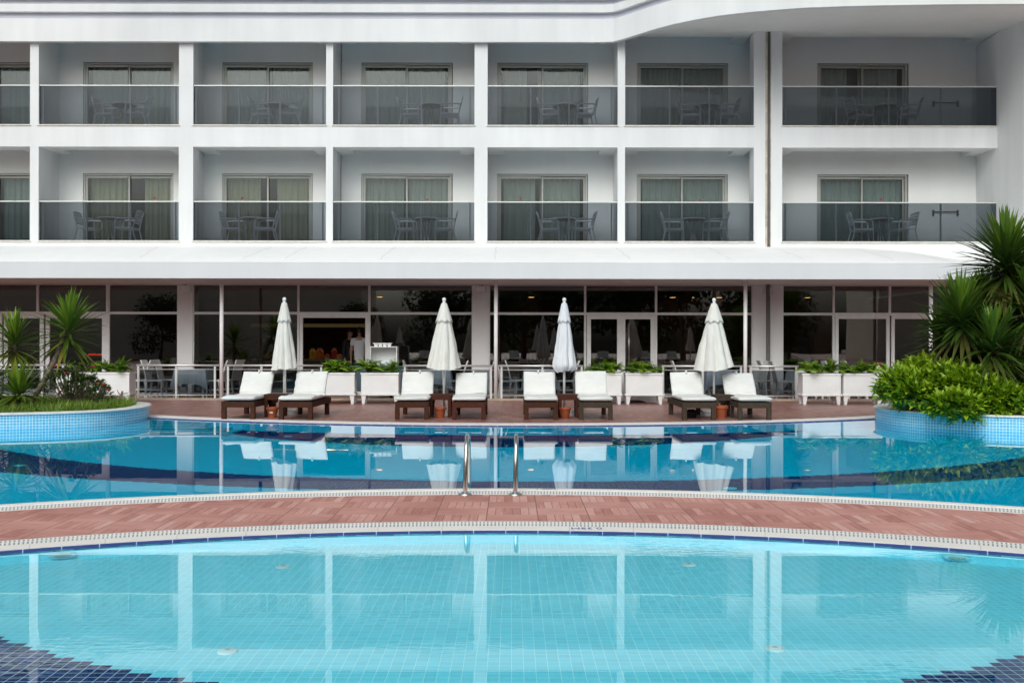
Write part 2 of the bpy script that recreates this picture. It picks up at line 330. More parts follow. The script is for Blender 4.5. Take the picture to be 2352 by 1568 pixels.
# ------------------------------------------------------------------ mesh helpers
class MB:
    def __init__(s): s.v = []; s.f = []; s.uv = {}; s.age = None; s.mi = []; s.cur = 0
    def vert(s, p): s.v.append(tuple(p)); return len(s.v) - 1
    def face(s, idx, uvs=None):
        s.f.append(tuple(idx)); s.mi.append(s.cur)
        if uvs: s.uv[len(s.f) - 1] = uvs
    def box(s, x0, x1, y0, y1, z0, z1):
        b = len(s.v)
        s.v += [(x0, y0, z0), (x1, y0, z0), (x1, y1, z0), (x0, y1, z0), (x0, y0, z1), (x1, y0, z1), (x1, y1, z1), (x0, y1, z1)]
        for q in ((0, 3, 2, 1), (4, 5, 6, 7), (0, 1, 5, 4), (1, 2, 6, 5), (2, 3, 7, 6), (3, 0, 4, 7)): s.face([b + i for i in q])
        return s
    def taper(s, c0, h0, c1, h1):
        """frustum box from centre c0 with half sizes h0 to c1 with half sizes h1 (vertical-ish)"""
        b = len(s.v)
        for c, h in ((c0, h0), (c1, h1)):
            for sx, sy in ((-1, -1), (1, -1), (1, 1), (-1, 1)): s.v.append((c[0] + sx * h[0], c[1] + sy * h[1], c[2]))
        for q in ((0, 3, 2, 1), (4, 5, 6, 7), (0, 1, 5, 4), (1, 2, 6, 5), (2, 3, 7, 6), (3, 0, 4, 7)): s.face([b + i for i in q])
        return s
    def tube(s, pts, r, n=8, cap=True):
        pts = [Vector(p) for p in pts]; rings = []
        up = Vector((0, 0, 1))
        for i, p in enumerate(pts):
            d = (pts[min(i + 1, len(pts) - 1)] - pts[max(i - 1, 0)]).normalized()
            a = d.cross(up)
            if a.length < 1e-3: a = d.cross(Vector((0, 1, 0)))
            a.normalize(); b = d.cross(a).normalized()
            rr = r[i] if isinstance(r, (list, tuple)) else r
            rings.append([s.vert(p + (a * math.cos(2 * math.pi * k / n) + b * math.sin(2 * math.pi * k / n)) * rr) for k in range(n)])
        for i in range(len(rings) - 1):
            for k in range(n): s.face((rings[i][k], rings[i][(k + 1) % n], rings[i + 1][(k + 1) % n], rings[i + 1][k]))
        if cap: s.face(rings[0][::-1]); s.face(rings[-1])
        return s
    def lathe(s, prof, c=(0, 0), n=20, fn=None):
        rings = []
        for r, z in prof:
            rings.append([s.vert((c[0] + r * (fn(2 * math.pi * k / n, z) if fn else 1) * math.cos(2 * math.pi * k / n), c[1] + r * (fn(2 * math.pi * k / n, z) if fn else 1) * math.sin(2 * math.pi * k / n), z)) for k in range(n)])
        for i in range(len(rings) - 1):
            for k in range(n): s.face((rings[i][k], rings[i][(k + 1) % n], rings[i + 1][(k + 1) % n], rings[i + 1][k]))
        s.face(rings[0][::-1]); s.face(rings[-1]); return s
    def strip(s, lo, hi, closed=False, uvs=None):
        """quads between two equally long point lists"""
        a = [s.vert(p) for p in lo]; b = [s.vert(p) for p in hi]; n = len(a)
        for i in range(n if closed else n - 1):
            j = (i + 1) % n
            s.face((a[i], a[j], b[j], b[i]), None if not uvs else (uvs[0][i], uvs[0][i + 1], uvs[1][i + 1], uvs[1][i]))
        return s
    def build(s, name, mat, parent=None, smooth=False, bevel=0.0, loc=None):
        me = bpy.data.meshes.new(name); me.from_pydata(s.v, [], s.f)
        mats = mat if isinstance(mat, (list, tuple)) else [mat]
        for m in mats: me.materials.append(m)
        if len(mats) > 1:
            for p, i in zip(me.polygons, s.mi): p.material_index = i
        if s.uv:
            ul = me.uv_layers.new(name='UVMap')
            for fi, uvs in s.uv.items():
                for li, uv in zip(me.polygons[fi].loop_indices, uvs): ul.data[li].uv = uv
        if s.age is not None:
            at = me.attributes.new('age', 'FLOAT', 'POINT'); at.data.foreach_set('value', s.age)
        if smooth:
            for p in me.polygons: p.use_smooth = True
        me.update()
        o = bpy.data.objects.new(name, me); COL.objects.link(o)
        if loc: o.location = loc
        if parent: o.parent = parent
        if bevel:
            bv = o.modifiers.new('edge', 'BEVEL'); bv.width = bevel; bv.segments = 2; bv.limit_method = 'ANGLE'
        return o
def tag(o, label=None, cat=None, group=None, kind=None):
    if label: o['label'] = label
    if cat: o['category'] = cat
    if group: o['group'] = group
    if kind: o['kind'] = kind
    return o
def empty(name, loc, label, cat, group=None, rz=0.0):
    o = bpy.data.objects.new(name, None); COL.objects.link(o); o.location = loc; o.rotation_euler = (0, 0, rz)
    o.empty_display_size = .2
    return tag(o, label, cat, group)
def child_copy(src_root, loc, rz, label, group=None):
    r = src_root.copy(); COL.objects.link(r); r.location = loc; r.rotation_euler = (0, 0, rz); r['label'] = label
    if group: r['group'] = group
    for ch in list(src_root.children):
        c = ch.copy(); COL.objects.link(c); c.parent = r
        for g in list(ch.children):
            d = g.copy(); COL.objects.link(d); d.parent = c
    return r
def part_copy(src, parent, loc=None):
    c = src.copy(); COL.objects.link(c); c.parent = parent
    if loc: c.location = loc
    for g in list(src.children):
        if g.name.split('.')[0] in ('curtain', 'sticker'): continue
        d = g.copy(); COL.objects.link(d); d.parent = c
    return c
def catmull(pts, n=8, closed=False):
    out = []; m = len(pts)
    rng = range(m) if closed else range(m - 1)
    for i in rng:
        g = lambda k: Vector(pts[k % m]) if closed else Vector(pts[max(0, min(m - 1, k))])
        p0, p1, p2, p3 = g(i - 1), g(i), g(i + 1), g(i + 2)
        for j in range(n):
            t = j / n
            out.append(.5 * ((2 * p1) + (p2 - p0) * t + (2 * p0 - 5 * p1 + 4 * p2 - p3) * t * t + (3 * p1 - p0 - 3 * p2 + p3) * t ** 3))
    if not closed: out.append(Vector(pts[-1]))
    return out

# ------------------------------------------------------------------ ground, pools, decks
C0 = (-.05, -.45)                       # centre of the two near rings
def ring_pts(r, z, a0=-90, a1=90, n=180, c=C0):
    return [(c[0] + r * math.sin(R(a0 + (a1 - a0) * i / n)), c[1] + r * math.cos(R(a0 + (a1 - a0) * i / n)), z) for i in range(n + 1)]
def ring(name, r0, r1, z0, z1, mat, thick=.08, a0=-90, a1=90, c=C0, sgn=1, kind='structure'):
    n = 180; m = MB()
    rm = (r0 + r1) / 2
    u = [rm * R(a0 + (a1 - a0) * i / n) for i in range(n + 1)]
    def pts(r, z): return [(c[0] + r * math.sin(R(a0 + (a1 - a0) * i / n)), c[1] + sgn * r * math.cos(R(a0 + (a1 - a0) * i / n)), z) for i in range(n + 1)]
    i_, o_ = pts(r0, z0), pts(r1, z1)
    m.strip(i_, o_, uvs=([(k, 0) for k in u], [(k, r1 - r0) for k in u]))
    m.strip(pts(r0, z0 - thick), i_, uvs=([(k, -.05) for k in u], [(k, 0) for k in u]))
    m.strip(o_, pts(r1, z1 - thick), uvs=([(k, 0) for k in u], [(k, -.05) for k in u]))
    o = m.build(name, mat); return tag(o, kind=kind)
WZ = -.02
ground = MB().box(-130, 130, -130, 130, -.9, -.6).build('ground', M['ground']); tag(ground, kind='structure')
ring('pool_edge_trim', 8.20, 8.25, -.014, -.001, M['trim'], thick=.012)
cop_f = ring('pool_coping', 8.25, 8.40, .004, .006, M['coping_ring'])
ring('overflow_grating', 8.40, 8.63, .002, .002, M['grate'])
ring('paving_strip', 8.63, 10.07, 0, 0, M['paver'])
ring('overflow_grating', 10.07, 10.33, .002, .002, M['grate'])
cop_m = ring('pool_coping', 10.33, 10.47, .006, .002, M['coping_ring'])
FC = (0, 32.37)
def yfar(x, r): return FC[1] - math.sqrt(max(0, r * r - x * x))
A = 46
ring('pool_edge_trim', 14.80, 14.90, -.002, -.015, M['trim'], thick=.012, a0=-A, a1=A, c=FC, sgn=-1)
ring('pool_coping', 14.60, 14.80, .004, .004, M['coping_ring'], a0=-A, a1=A, c=FC, sgn=-1)
ring('overflow_grating', 14.34, 14.60, .002, .002, M['grate_far'], a0=-A, a1=A, c=FC, sgn=-1)
xs = [-10.47 + 20.94 * i / 120 for i in range(121)]
m = MB()
m.strip([(x, yfar(x, 14.34), 0) for x in xs], [(x, 34, 0) for x in xs])
m.strip([(x, yfar(x, 14.34), -.08) for x in xs], [(x, yfar(x, 14.34), 0) for x in xs])
for s in (-1, 1): m.box(min(s * 10.47, s * 60), max(s * 10.47, s * 60), 1.6, 34, -.08, 0)
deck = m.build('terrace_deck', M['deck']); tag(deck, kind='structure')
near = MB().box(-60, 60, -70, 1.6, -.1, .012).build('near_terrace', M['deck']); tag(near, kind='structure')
# water
m = MB(); ang = [R(-88 + 176 * i / 120) for i in range(121)]
outer = [(C0[0] + 8.205 * math.sin(a), C0[1] + 8.205 * math.cos(a), WZ) for a in ang]
m.strip([(p[0] * .999, min(1.4, p[1] - .001), WZ) for p in outer], outer)
w1 = m.build('front_pool_water', M['water_front']); tag(w1, kind='structure')
m = MB(); x2 = [-10.4 + 20.8 * i / 140 for i in range(141)]
def ynear(x, r): return C0[1] + math.sqrt(max(0, r * r - (x - C0[0]) ** 2))
m.strip([(x, ynear(x, 10.46), WZ) for x in x2], [(x, yfar(x, 14.89), WZ) for x in x2])
w2 = m.build('main_pool_water', M['water_mid']); tag(w2, kind='structure')
# floors and walls (as deep as they look through the water's bend)
FZ1, FZ2 = -.088, -.165
m = MB(); m.strip([(p[0] * .999, min(1.4, p[1] - .001), FZ1) for p in outer], [(p[0], p[1], FZ1) for p in outer])
o = m.build('front_pool_floor', M['floor_front']); tag(o, kind='structure')
m = MB(); m.strip([(x, ynear(x, 10.46), FZ2) for x in x2], [(x, yfar(x, 14.89), FZ2) for x in x2])
o = m.build('main_pool_floor', M['floor_mid']); tag(o, kind='structure')
m = MB(); u = [8.18 * R(-90 + i) for i in range(181)]
m.strip(ring_pts(8.2, FZ1), ring_pts(8.2, -.014), uvs=([(k, FZ1) for k in u], [(k, -.003) for k in u]))
m.strip(ring_pts(10.465, FZ2), ring_pts(10.465, -.002), uvs=([(k * 1.28, FZ2) for k in u], [(k * 1.28, 0) for k in u]))
far_pts = [(x, yfar(x, 14.895)) for x in x2]
uu = [14.9 * math.asin(x / 14.9) for x in x2]
m.strip([(p[0], p[1], FZ2) for p in far_pts], [(p[0], p[1], -.02) for p in far_pts], uvs=([(k, FZ2) for k in uu], [(k, 0) for k in uu]))
o = m.build('pool_wall', M['pool_wall']); tag(o, kind='structure')
# underwater entry steps beside the raised planter
m = MB()
for k in range(5):
    m.cur = 0; m.box(-7.4, -4.9 + .12 * k - .35 * k, 17.55 - .27 * 4 + .27 * (k + .25) + .55, 19.4, FZ2 + .026 * k + .002, FZ2 + .026 * (k + 1))
    m.cur = 1; m.box(-7.38, -4.92 + .12 * k - .35 * k, 17.55 - .27 * 4 + .27 * (k + .25) + .545, 17.55 - .27 * 4 + .27 * (k + .25) + .62, FZ2 + .026 * (k + 1), FZ2 + .026 * (k + 1) + .003)
st = m.build('pool_steps', [M['pool_wall'], pbr('navy_step_edge', NAVY, .4)]); tag(st, kind='structure')

# fittings on the pool floors
def disc(name, x, y, hz, rad, ring_, label, cat, grp, dark=False):
    h = HC - hz
    Y = F * h / (y - CY)
    e = empty(name, (X(x, Y), Y, hz + .001), label, cat, grp)
    MB().lathe([(rad, 0), (rad, .006), (rad * .9, .010), (rad * .62, .010)], n=28).build('rim', M['disc_white'], e, smooth=False)
    MB().lathe([(rad * .6, .002), (rad * .6, .012), (rad * .35, .013)], n=24).build('cover', M['disc_grey'] if dark else M['disc_white'], e)
    if not dark: MB().lathe([(rad * .28, .0135), (rad * .28, .0145)], n=12).build('nozzle', M['disc_grey'], e)
    return e
for x, lb in ((168, 'round underwater lamp at the left end of the near pool edge'), (2203, 'round underwater lamp at the right end of the near pool edge')):
    th = math.asin((x - CX) * 7.15 / F / 8.17); e = empty('pool_lamp', (C0[0] + 8.194 * math.sin(th), C0[1] + 8.194 * math.cos(th), -.054), lb, 'pool lamp', 'underwater lamps')
    e.rotation_euler = (R(90), 0, -th); e.scale = (.92, .2, 1)      # flattened by the bend of the light at the surface
    MB().lathe([(.105, 0), (.105, .01), (.095, .02), (.068, .022)], n=32)  .build('rim', M['lamp_rim'], e)
    MB().lathe([(.066, .006), (.064, .024), (.03, .028)], n=28).build('cover', M['disc_grey'], e)
for x, y, lb in ((651, 1303, 'small round water inlet, far left one of the near pool floor'), (1583, 1297, 'small round water inlet, far right one of the near pool floor'),
                 (523, 1498, 'white round water inlet near the left navy mosaic'), (1781, 1490, 'white round water inlet near the right navy mosaic')):
    disc('water_inlet', x, y, FZ1, .050, 1, lb, 'water inlet', 'round inlets in the near pool floor')
for x, y, lb in ((47, 1071, 'pale disc in the navy band at the left edge of the main pool'), (2098, 1071, 'pale disc in the navy band below the shrub'),
                 (1678, 1121, 'pale disc close to the near coping, below the last parasol'), (1469, 1005, 'pale disc in the far navy band below the third parasol'), (662, 1003, 'pale disc in the far navy band below the first parasol')):
    disc('floor_inlet', x, y, FZ2, .075, 1, lb, 'water inlet', 'round inlets in the main pool floor')
# depth lettering on the copings
def text(s, x, Y, size, rz, parent, z):
    cu = bpy.data.curves.new('depth_marking', 'FONT'); cu.body = s; cu.size = size; cu.align_x = 'CENTER'; cu.align_y = 'CENTER'; cu.extrude = .0006
    cu.materials.append(M['marking'])
    o = bpy.data.objects.new('depth_marking', cu); COL.objects.link(o); o.location = (x, Y, z); o.rotation_euler = (0, 0, rz); o.parent = parent
text('0.35M', X(1346, 7.92), 7.86, .100, math.pi, cop_f, .0065)
text('1.40M', X(1254, 9.95), 9.93, .085, 0, cop_m, .0065)

# raised planters standing in the pool
def island(name, label, outline, top, side):
    e = empty(name, (0, 0, 0), label, 'planter bed')
    pts = [Vector((p[0], p[1], 0)) for p in catmull([(a, b, 0) for a, b in outline], 10)]
    nrm = []
    for i in range(len(pts)):
        d = (pts[min(i + 1, len(pts) - 1)] - pts[max(i - 1, 0)]).normalized(); nrm.append(Vector((d.y, -d.x, 0)) * side)
    u = [0]
    for i in range(1, len(pts)): u.append(u[-1] + (pts[i] - pts[i - 1]).length)
    def at(off, z): return [tuple(p + n * off + Vector((0, 0, z))) for p, n in zip(pts, nrm)]
    m = MB(); m.strip(at(0, FZ2), at(0, top - .035), uvs=([(k, FZ2 + .17) for k in u], [(k, top - .035 + .17) for k in u])); m.build('tiled_wall', M['wall_tile'], e, smooth=True)
    m = MB(); prof = [(-.26, top - .06), (-.25, top - .004), (-.20, top), (.01, top), (.035, top - .012), (.035, top - .03), (.02, top - .036), (-.02, top - .036)]
    for (a, za), (b, zb) in zip(prof, prof[1:]): m.strip(at(a, za), at(b, zb))
    m.build('coping', M['coping_stone'], e, smooth=True)
    mid = outline[0][0] * .5 + outline[-1][0] * .5; yc = (outline[0][1] + outline[-1][1]) / 2
    m = MB(); inn = at(-.24, top - .045); c = [(p[0] * .25 + mid * .75, p[1] * .25 + yc * .75, top + .02) for p in inn]
    m.strip(inn, c); m.strip(c, [(mid, yc, top + .02)] * len(c)); m.build('soil', M['soil'], e, smooth=True)
    return e
LO = [(-18, 16.0), (-11, 16.3), (-8.67, 16.88), (-7.76, 17.25), (-7.22, 17.7), (-6.97, 18.3), (-6.97, 19.1), (-7.35, 20.0), (-8.6, 20.7), (-11, 21), (-18, 21)]
RO = [(18, 15.9), (11, 16.15), (8.56, 16.68), (7.42, 17.32), (7.02, 17.9), (6.90, 18.55), (7.1, 19.5), (8, 20.3), (11, 20.8), (18, 20.8)]
TOPZ = .245
island('pool_planter', 'raised grassy planter bed with light blue mosaic wall and pale coping', LO, TOPZ, 1)
island('pool_planter', 'raised planter bed with blue mosaic wall under shrubs and big yuccas', RO, TOPZ, -1)

# ------------------------------------------------------------------ hotel building
YF, YB, YG = 26.3, 27.5, 26.9
hotel = empty('hotel_building', (0, 26.3, 0), 'white hotel front with two rows of glass railed balconies over a restaurant', 'hotel')
INV = Matrix.Translation((0, -26.3, 0))
def hp(mb, name, mat, smooth=False, bevel=0.0):
    o = mb.build(name, mat, None, smooth, bevel); o.parent = hotel; o.matrix_parent_inverse = INV; return o
def hpe(name, loc):
    o = bpy.data.objects.new(name, None); COL.objects.link(o); o.location = loc; o.parent = hotel; o.matrix_parent_inverse = INV; return o
bays = [(-252, 68), (88, 410), (443, 748), (764, 1089), (1119, 1418), (1435, 1731), (1796, 2290)]
bx_ = [(X(a, YF), X(b, YF)) for a, b in bays]
XE = X(2290, YF)
zs = [4.07, 7.12]                       # floor levels
zo = [6.57, 9.62]                       # opening tops
XL = -22.0
ztop = 12.6
# pillars
pil = [(XL, bx_[0][0])] + [(bx_[i][1], bx_[i + 1][0]) for i in range(5)]
for i, (a, b) in enumerate(pil):
    mb = MB(); thick = (b - a) > .3 or i == 0
    mb.box(a, b, YF, YF + .5, 3.3, 9.62)
    mid = (a + b) / 2; w = .095 if thick and i else (b - a) / 2
    if i: mb.box(mid - w, mid + w, YF + .5, YB + .6, 3.3, 9.85)
    hp(mb, 'pillar', M['wall'])
# double pillar with the movement joint
xj0, xj1 = X(1762, YF), X(1769, YF)
mb = MB(); mb.box(bx_[5][1], xj0, YF, YF + .5, 3.3, 9.62); mb.box(X(1748, YF), xj0, YF + .5, YB + .6, 3.3, 9.85); hp(mb, 'pillar', M['wall'])
mb = MB(); mb.box(xj1, bx_[6][0], YF, YF + .5, 3.3, 9.62); mb.box(xj1, X(1786, YF), YF + .5, YB + .6, 3.3, 9.85); hp(mb, 'pillar', M['wall'])
mb = MB(); mb.box(xj0, xj1, YF + .05, YF + .12, .05, 9.62); hp(mb, 'expansion_joint', M['joint'])
mb = MB(); mb.box(xj0 - .055, xj0 - .002, YF - .006, YF + .05, 3.95, 9.60); mb.box(xj1 - .004, xj1 + .012, YF - .006, YF + .05, 3.95, 9.60); hp(mb, 'joint_edging', M['joint_edge'])
# floor bands, ceilings, beams
for (a, b) in bx_:
    mb = MB(); mb.box(a, b, YF, YF + .5, 3.3, zs[0]); mb.box(a, b, YF + .5, YB + 1.2, 3.7, zs[0] - .01); hp(mb, 'balcony_slab', M['wall'])
    mb = MB(); mb.box(a, b, YF, YF + .5, zo[0], zs[1]); mb.box(a, b, YF + .5, YB + 1.2, zo[0] + .2, zs[1] - .01)
    mb.box(a, a + .42, YF + .5, YB, zo[0] + .004, zo[0] + .2); mb.box(b - .42, b, YF + .5, YB, zo[0] + .004, zo[0] + .2); hp(mb, 'balcony_slab', M['wall'])
    mb = MB(); mb.box(a, b, YF, YF + .5, zo[1], zo[1] + .3); mb.box(a, b, YF + .5, YB + 1.2, zo[1] + .22, zo[1] + .3)
    mb.box(a, a + .42, YF + .5, YB, zo[1] + .004, zo[1] + .22); mb.box(b - .42, b, YF + .5, YB, zo[1] + .004, zo[1] + .22); hp(mb, 'top_ceiling', M['wall_back'])
    for z in zs:
        mb = MB(); mb.box(a - .03, b + .03, YF - .03, YF + .16, z - .004, z + .03); hp(mb, 'sill', M['sill'], bevel=.006)
# back walls with door openings
doors = [(-112, 96), (190, 398), (509, 718), (829, 1039), (1141, 1350), (1462, 1671), (1876, 2086)]
DH = 2.0
dx = [(X(a, YB), X(b, YB)) for a, b in doors]
for i, (a, b) in enumerate(bx_):
    d0, d1 = dx[i]; d1 = min(d1, b + .2)
    for z, t in ((zs[0], zo[0] + .2), (zs[1], zo[1] + .22)):
        mb = MB(); a_, b_ = a - .15, b + .2
        mb.box(a_, d0, YB, YB + .25, z - .02, t); mb.box(d1, b_, YB, YB + .25, z - .02, t); mb.box(d0, d1, YB, YB + .25, z + DH, t)
        hp(mb, 'back_wall', M['wall_back'])
mb = MB(); mb.box(XL, XE + 3, YB + 1.2, YB + 1.3, 3.0, 10.0); hp(mb, 'room_backing', M['dark_plate'])  # added dark plate closes off the unmodelled rooms against light leaks
# sliding doors: one built, the rest copied
def make_door(loc, w, warm):
    e = hpe('balcony_door', loc)
    mb = MB(); f = .055
    mb.box(0, f, .03, .13, 0, DH); mb.box(w - f, w, .03, .13, 0, DH); mb.box(f, w - f, .03, .13, DH - f, DH); mb.box(f, w - f, .03, .13, 0, .05)
    mb.build('frame', M['alu'], e, bevel=.004)
    for k, (x0, x1, y) in enumerate(((f, w / 2 + .03, .05), (w / 2 - .03, w - f, .09))):
        mb = MB(); s = .058
        mb.box(x0, x0 + s, y, y + .035, .05, DH - f - .006); mb.box(x1 - s, x1, y, y + .035, .05, DH - f - .006)
        mb.box(x0 + s, x1 - s, y, y + .035, DH - f - .07, DH - f - .006); mb.box(x0 + s, x1 - s, y, y + .035, .05, .14)
        mb.build('sash', M['alu'], e, bevel=.003)
        mb = MB(); mb.box(x0 + s - .004, x1 - s + .004, y + .012, y + .02, .136, DH - f - .066); mb.build('pane', M['glass_door'], e)
    mb = MB(); mb.box(w / 2 - .028, w / 2 - .018, .046, .05, .06, DH - f - .01); mb.box(-.012, w + .012, .012, .03, DH - .004, DH + .014); mb.build('gasket', M['alu_dark'], e)
    return e
def curtain_mesh(x0, x1, seed, amp=.035):
    mb = MB(); rnd = random.Random(seed); n = max(20, int((x1 - x0) * 70)); rows = 6
    ph = [rnd.uniform(0, 6) for _ in range(4)]
    g = []
    for j in range(rows):
        z = .04 + (DH - .14) * j / (rows - 1); row = []
        for i in range(n + 1):
            x = x0 + (x1 - x0) * i / n
            y = amp * (math.sin(x * 42 + ph[0] + .6 * math.sin(x * 7 + ph[1])) + .5 * math.sin(x * 71 + ph[2])) * (1 - .3 * j / rows)
            row.append(mb.vert((x, .26 + y, z)))
        g.append(row)
    for j in range(rows - 1):
        for i in range(n): mb.face((g[j][i], g[j][i + 1], g[j + 1][i + 1], g[j + 1][i]))
    return mb
W0 = dx[1][1] - dx[1][0]
proto_door = None
stick = {(0, 1): ((.78, 1.33),), (0, 2): ((.22, 1.33),), (0, 3): ((.73, 1.3),), (0, 4): ((.26, 1.33), (.71, 1.22)), (0, 5): ((.71, 1.3),), (0, 6): ((.72, 1.33),), (1, 4): ((.26, .98),)}
for r, z in enumerate(zs):
    for i in range(7):
        loc = (dx[i][0], YB, z)
        if proto_door is None: d = proto_door = make_door(loc, W0, False)
        else:
            d = part_copy(proto_door, hotel, loc); d.matrix_parent_inverse = INV
            d.location = loc
        cm = 'curtain' if (r, i) not in ((0, 0), (0, 5), (0, 6)) else 'curtain_teal'
        if r == 0 and i in (1, 2): cm = 'curtain_reflect_tint'
        if (r, i) == (0, 1): segs = ((.1, 1.15), (1.62, 2.42))
        elif (r, i) == (0, 2): segs = ((.1, 1.0), (1.45, 2.42))
        else:
            rr = random.Random(r * 17 + i * 3); gp = rr.choice((0, 0, .05, .12, .3)); sh = rr.uniform(-.15, .15)
            segs = ((.08 + rr.choice((0, 0, .1)), W0 * .5 + sh - gp), (W0 * .5 + sh, W0 - .08 - rr.choice((0, 0, .12))))
        for k, (c0, c1) in enumerate(segs): curtain_mesh(c0, c1, r * 31 + i * 5 + k).build('curtain', M[cm], d, smooth=True)
        for fx, fz in stick.get((r, i), ()):
            MB().box(fx * W0 - .025, fx * W0 + .025, .046, .049, fz - .025, fz + .025).build('sticker', M['red'], d, bevel=.012)
# balcony railings
posts = {0: (), 1: (99, 199, 299, 403), 2: (450, 549, 643, 741), 3: (778, 867, 967, 1079), 4: (1126, 1218, 1306, 1404), 5: (1441, 1537, 1628, 1726), 6: (1803, 1920, 2040, 2160, 2277)}
for r, z in enumerate(zs):
    for i, (a, b) in enumerate(bx_):
        e = hpe('balcony_railing', ((a + b) / 2, YF + .06, z)); w = (b - a) / 2
        MB().box(-w, w, -.005, .005, .045, 1.05).build('glass_panel', M['glass_rail'], e)
        MB().box(-w, w, -.028, .028, 1.05, 1.08).build('handrail', M['rail_alu'], e, bevel=.006)
        MB().box(-w, w, -.02, .02, .031, .045).build('base_channel', M['rail_alu'], e)
        for p in posts[i]:
            px = X(p, YF + .1) - (a + b) / 2
            MB().box(px - .018, px + .018, .02, .06, .031, 1.04).build('post', M['steel_light'], e)
# cornice: flat on the left, swinging outwards on the right
cpts = [(XL, 26.15), (2.4, 26.15)] + [tuple(p)[:2] for p in catmull([(X(x, Y), Y, 0) for x, Y in ((1408, 26.1), (1437, 25.80), (1500.7, 25.08), (1568, 24.5), (1668, 23.94), (1801, 23.54), (1901, 23.37), (2101, 23.22), (2352, 23.15), (2700, 23.15))], 8)]
def off(z, o): 
    out = []
    for i, p in enumerate(cpts):
        p = Vector((*p, 0)); d = (Vector((*cpts[min(i + 1, len(cpts) - 1)], 0)) - Vector((*cpts[max(i - 1, 0)], 0))).normalized()
        out.append(tuple(p + Vector((-d.y, d.x, 0)) * o + Vector((0, 0, z))))
    return out
zb = 9.29
def band(name, prof, mat):
    mb = MB()
    for (o0, z0), (o1, z1) in zip(prof, prof[1:]): mb.strip(off(z0, o0), off(z1, o1))
    return hp(mb, name, mat)
band('roof_fascia', [(.12, zb), (0, zb), (0, 9.885), (.09, 9.885)], M['wall'])
band('cornice_groove', [(.09, 9.885), (.09, 10.055)], M['groove'])
band('roof_fascia', [(.09, 10.055), (-.03, 10.055), (-.03, 10.255), (.07, 10.255)], M['wall'])
band('cornice_groove', [(.07, 10.255), (.07, 10.395)], M['groove'])
band('roof_fascia', [(.07, 10.395), (-.06, 10.395), (-.06, 11.2), (.4, 11.2)], M['wall'])
mb = MB(); lo = off(zb, .12); mb.strip([(p[0], max(p[1], .0), p[2]) for p in lo], [(p[0], YF + .02, 9.625 if p[0] > 2.5 else 9.62) for p in lo]); hp(mb, 'roof_soffit', M['wall_back'], smooth=True)
mb = MB(); mb.strip(off(11.15, .4), [(p[0], 40, 11.15) for p in off(11.15, .4)]); hp(mb, 'roof', M['roofing'])
mb = MB(); mb.box(XL, 16, YB + .3, YB + .5, 9.6, 11.1); hp(mb, 'back_wall', M['wall_back'])
# projecting wing at the right
mb = MB(); mb.box(XE, 18, 24.93, 30, 0, 9.6); hp(mb, 'side_wing', M['wall'], bevel=.01)
# canopy over the restaurant terrace
YC0, YC1 = 24.1, 26.3
zc0, zc1 = 2.98, 3.365
n = 90; cx = [XL + (XE - XL) * i / n for i in range(n + 1)]
def sst(t): t = max(0, min(1, t)); return t * t * (3 - 2 * t)
def ztopb(x): return 3.965 - .60 * sst(0) if 0 else 3.965 - .60 * max(0, min(1, (x - 5.5) / 6.8)) ** 4.8
mb = MB()
prev = None
for j in range(9):
    t = j / 8; y = YC0 + (YC1 - YC0) * t
    row = [(x, y, zc1 + (ztopb(x) - zc1) * (t ** .85)) for x in cx]
    if prev: mb.strip(prev, row)
    prev = row
hp(mb, 'canopy_roof', M['roofing'], smooth=True)
mb = MB(); mb.box(XL, XE, YC0 - .002, YC0 + .14, zc0, zc1 - .003); hp(mb, 'canopy_fascia', M['fascia'])
mb = MB(); mb.box(XL, XE, YC0 + .14, YG + .02, zc0 + .004, zc0 + .06); hp(mb, 'canopy_soffit', M['soffit'])
for a, b in ((606, 572), (688, 668), (900, 880), (1138, 1136), (1640, 1662), (1795, 1830), (1420, 1440), (330, 350), (1990, 2030), (2110, 2150)):
    mb = MB(); lo_, hi_ = [], []
    for k in range(7):
        t = .12 + .8 * k / 6; y = YC0 + (YC1 - YC0) * t; x = X(b + (a - b) * t, 25.2) + .02 * math.sin(k * 2.1 + a); z = zc1 + (ztopb(x) - zc1) * (t ** .85) + .004
        lo_.append((x, y, z)); hi_.append((x + .014 + .006 * math.sin(k * 3.0), y, z))
    mb.strip(lo_, hi_); hp(mb, 'roof_seam', M['seam'])
for x in (509, 1139, 1712, 2138, -300):
    xx = X(x, 25.0); MB_ = MB(); MB_.tube([(xx, 25.0, 0), (xx, 25.0, zc0 + .004)], .048, 16); hp(MB_, 'canopy_post', M['wall_pink'], smooth=True)
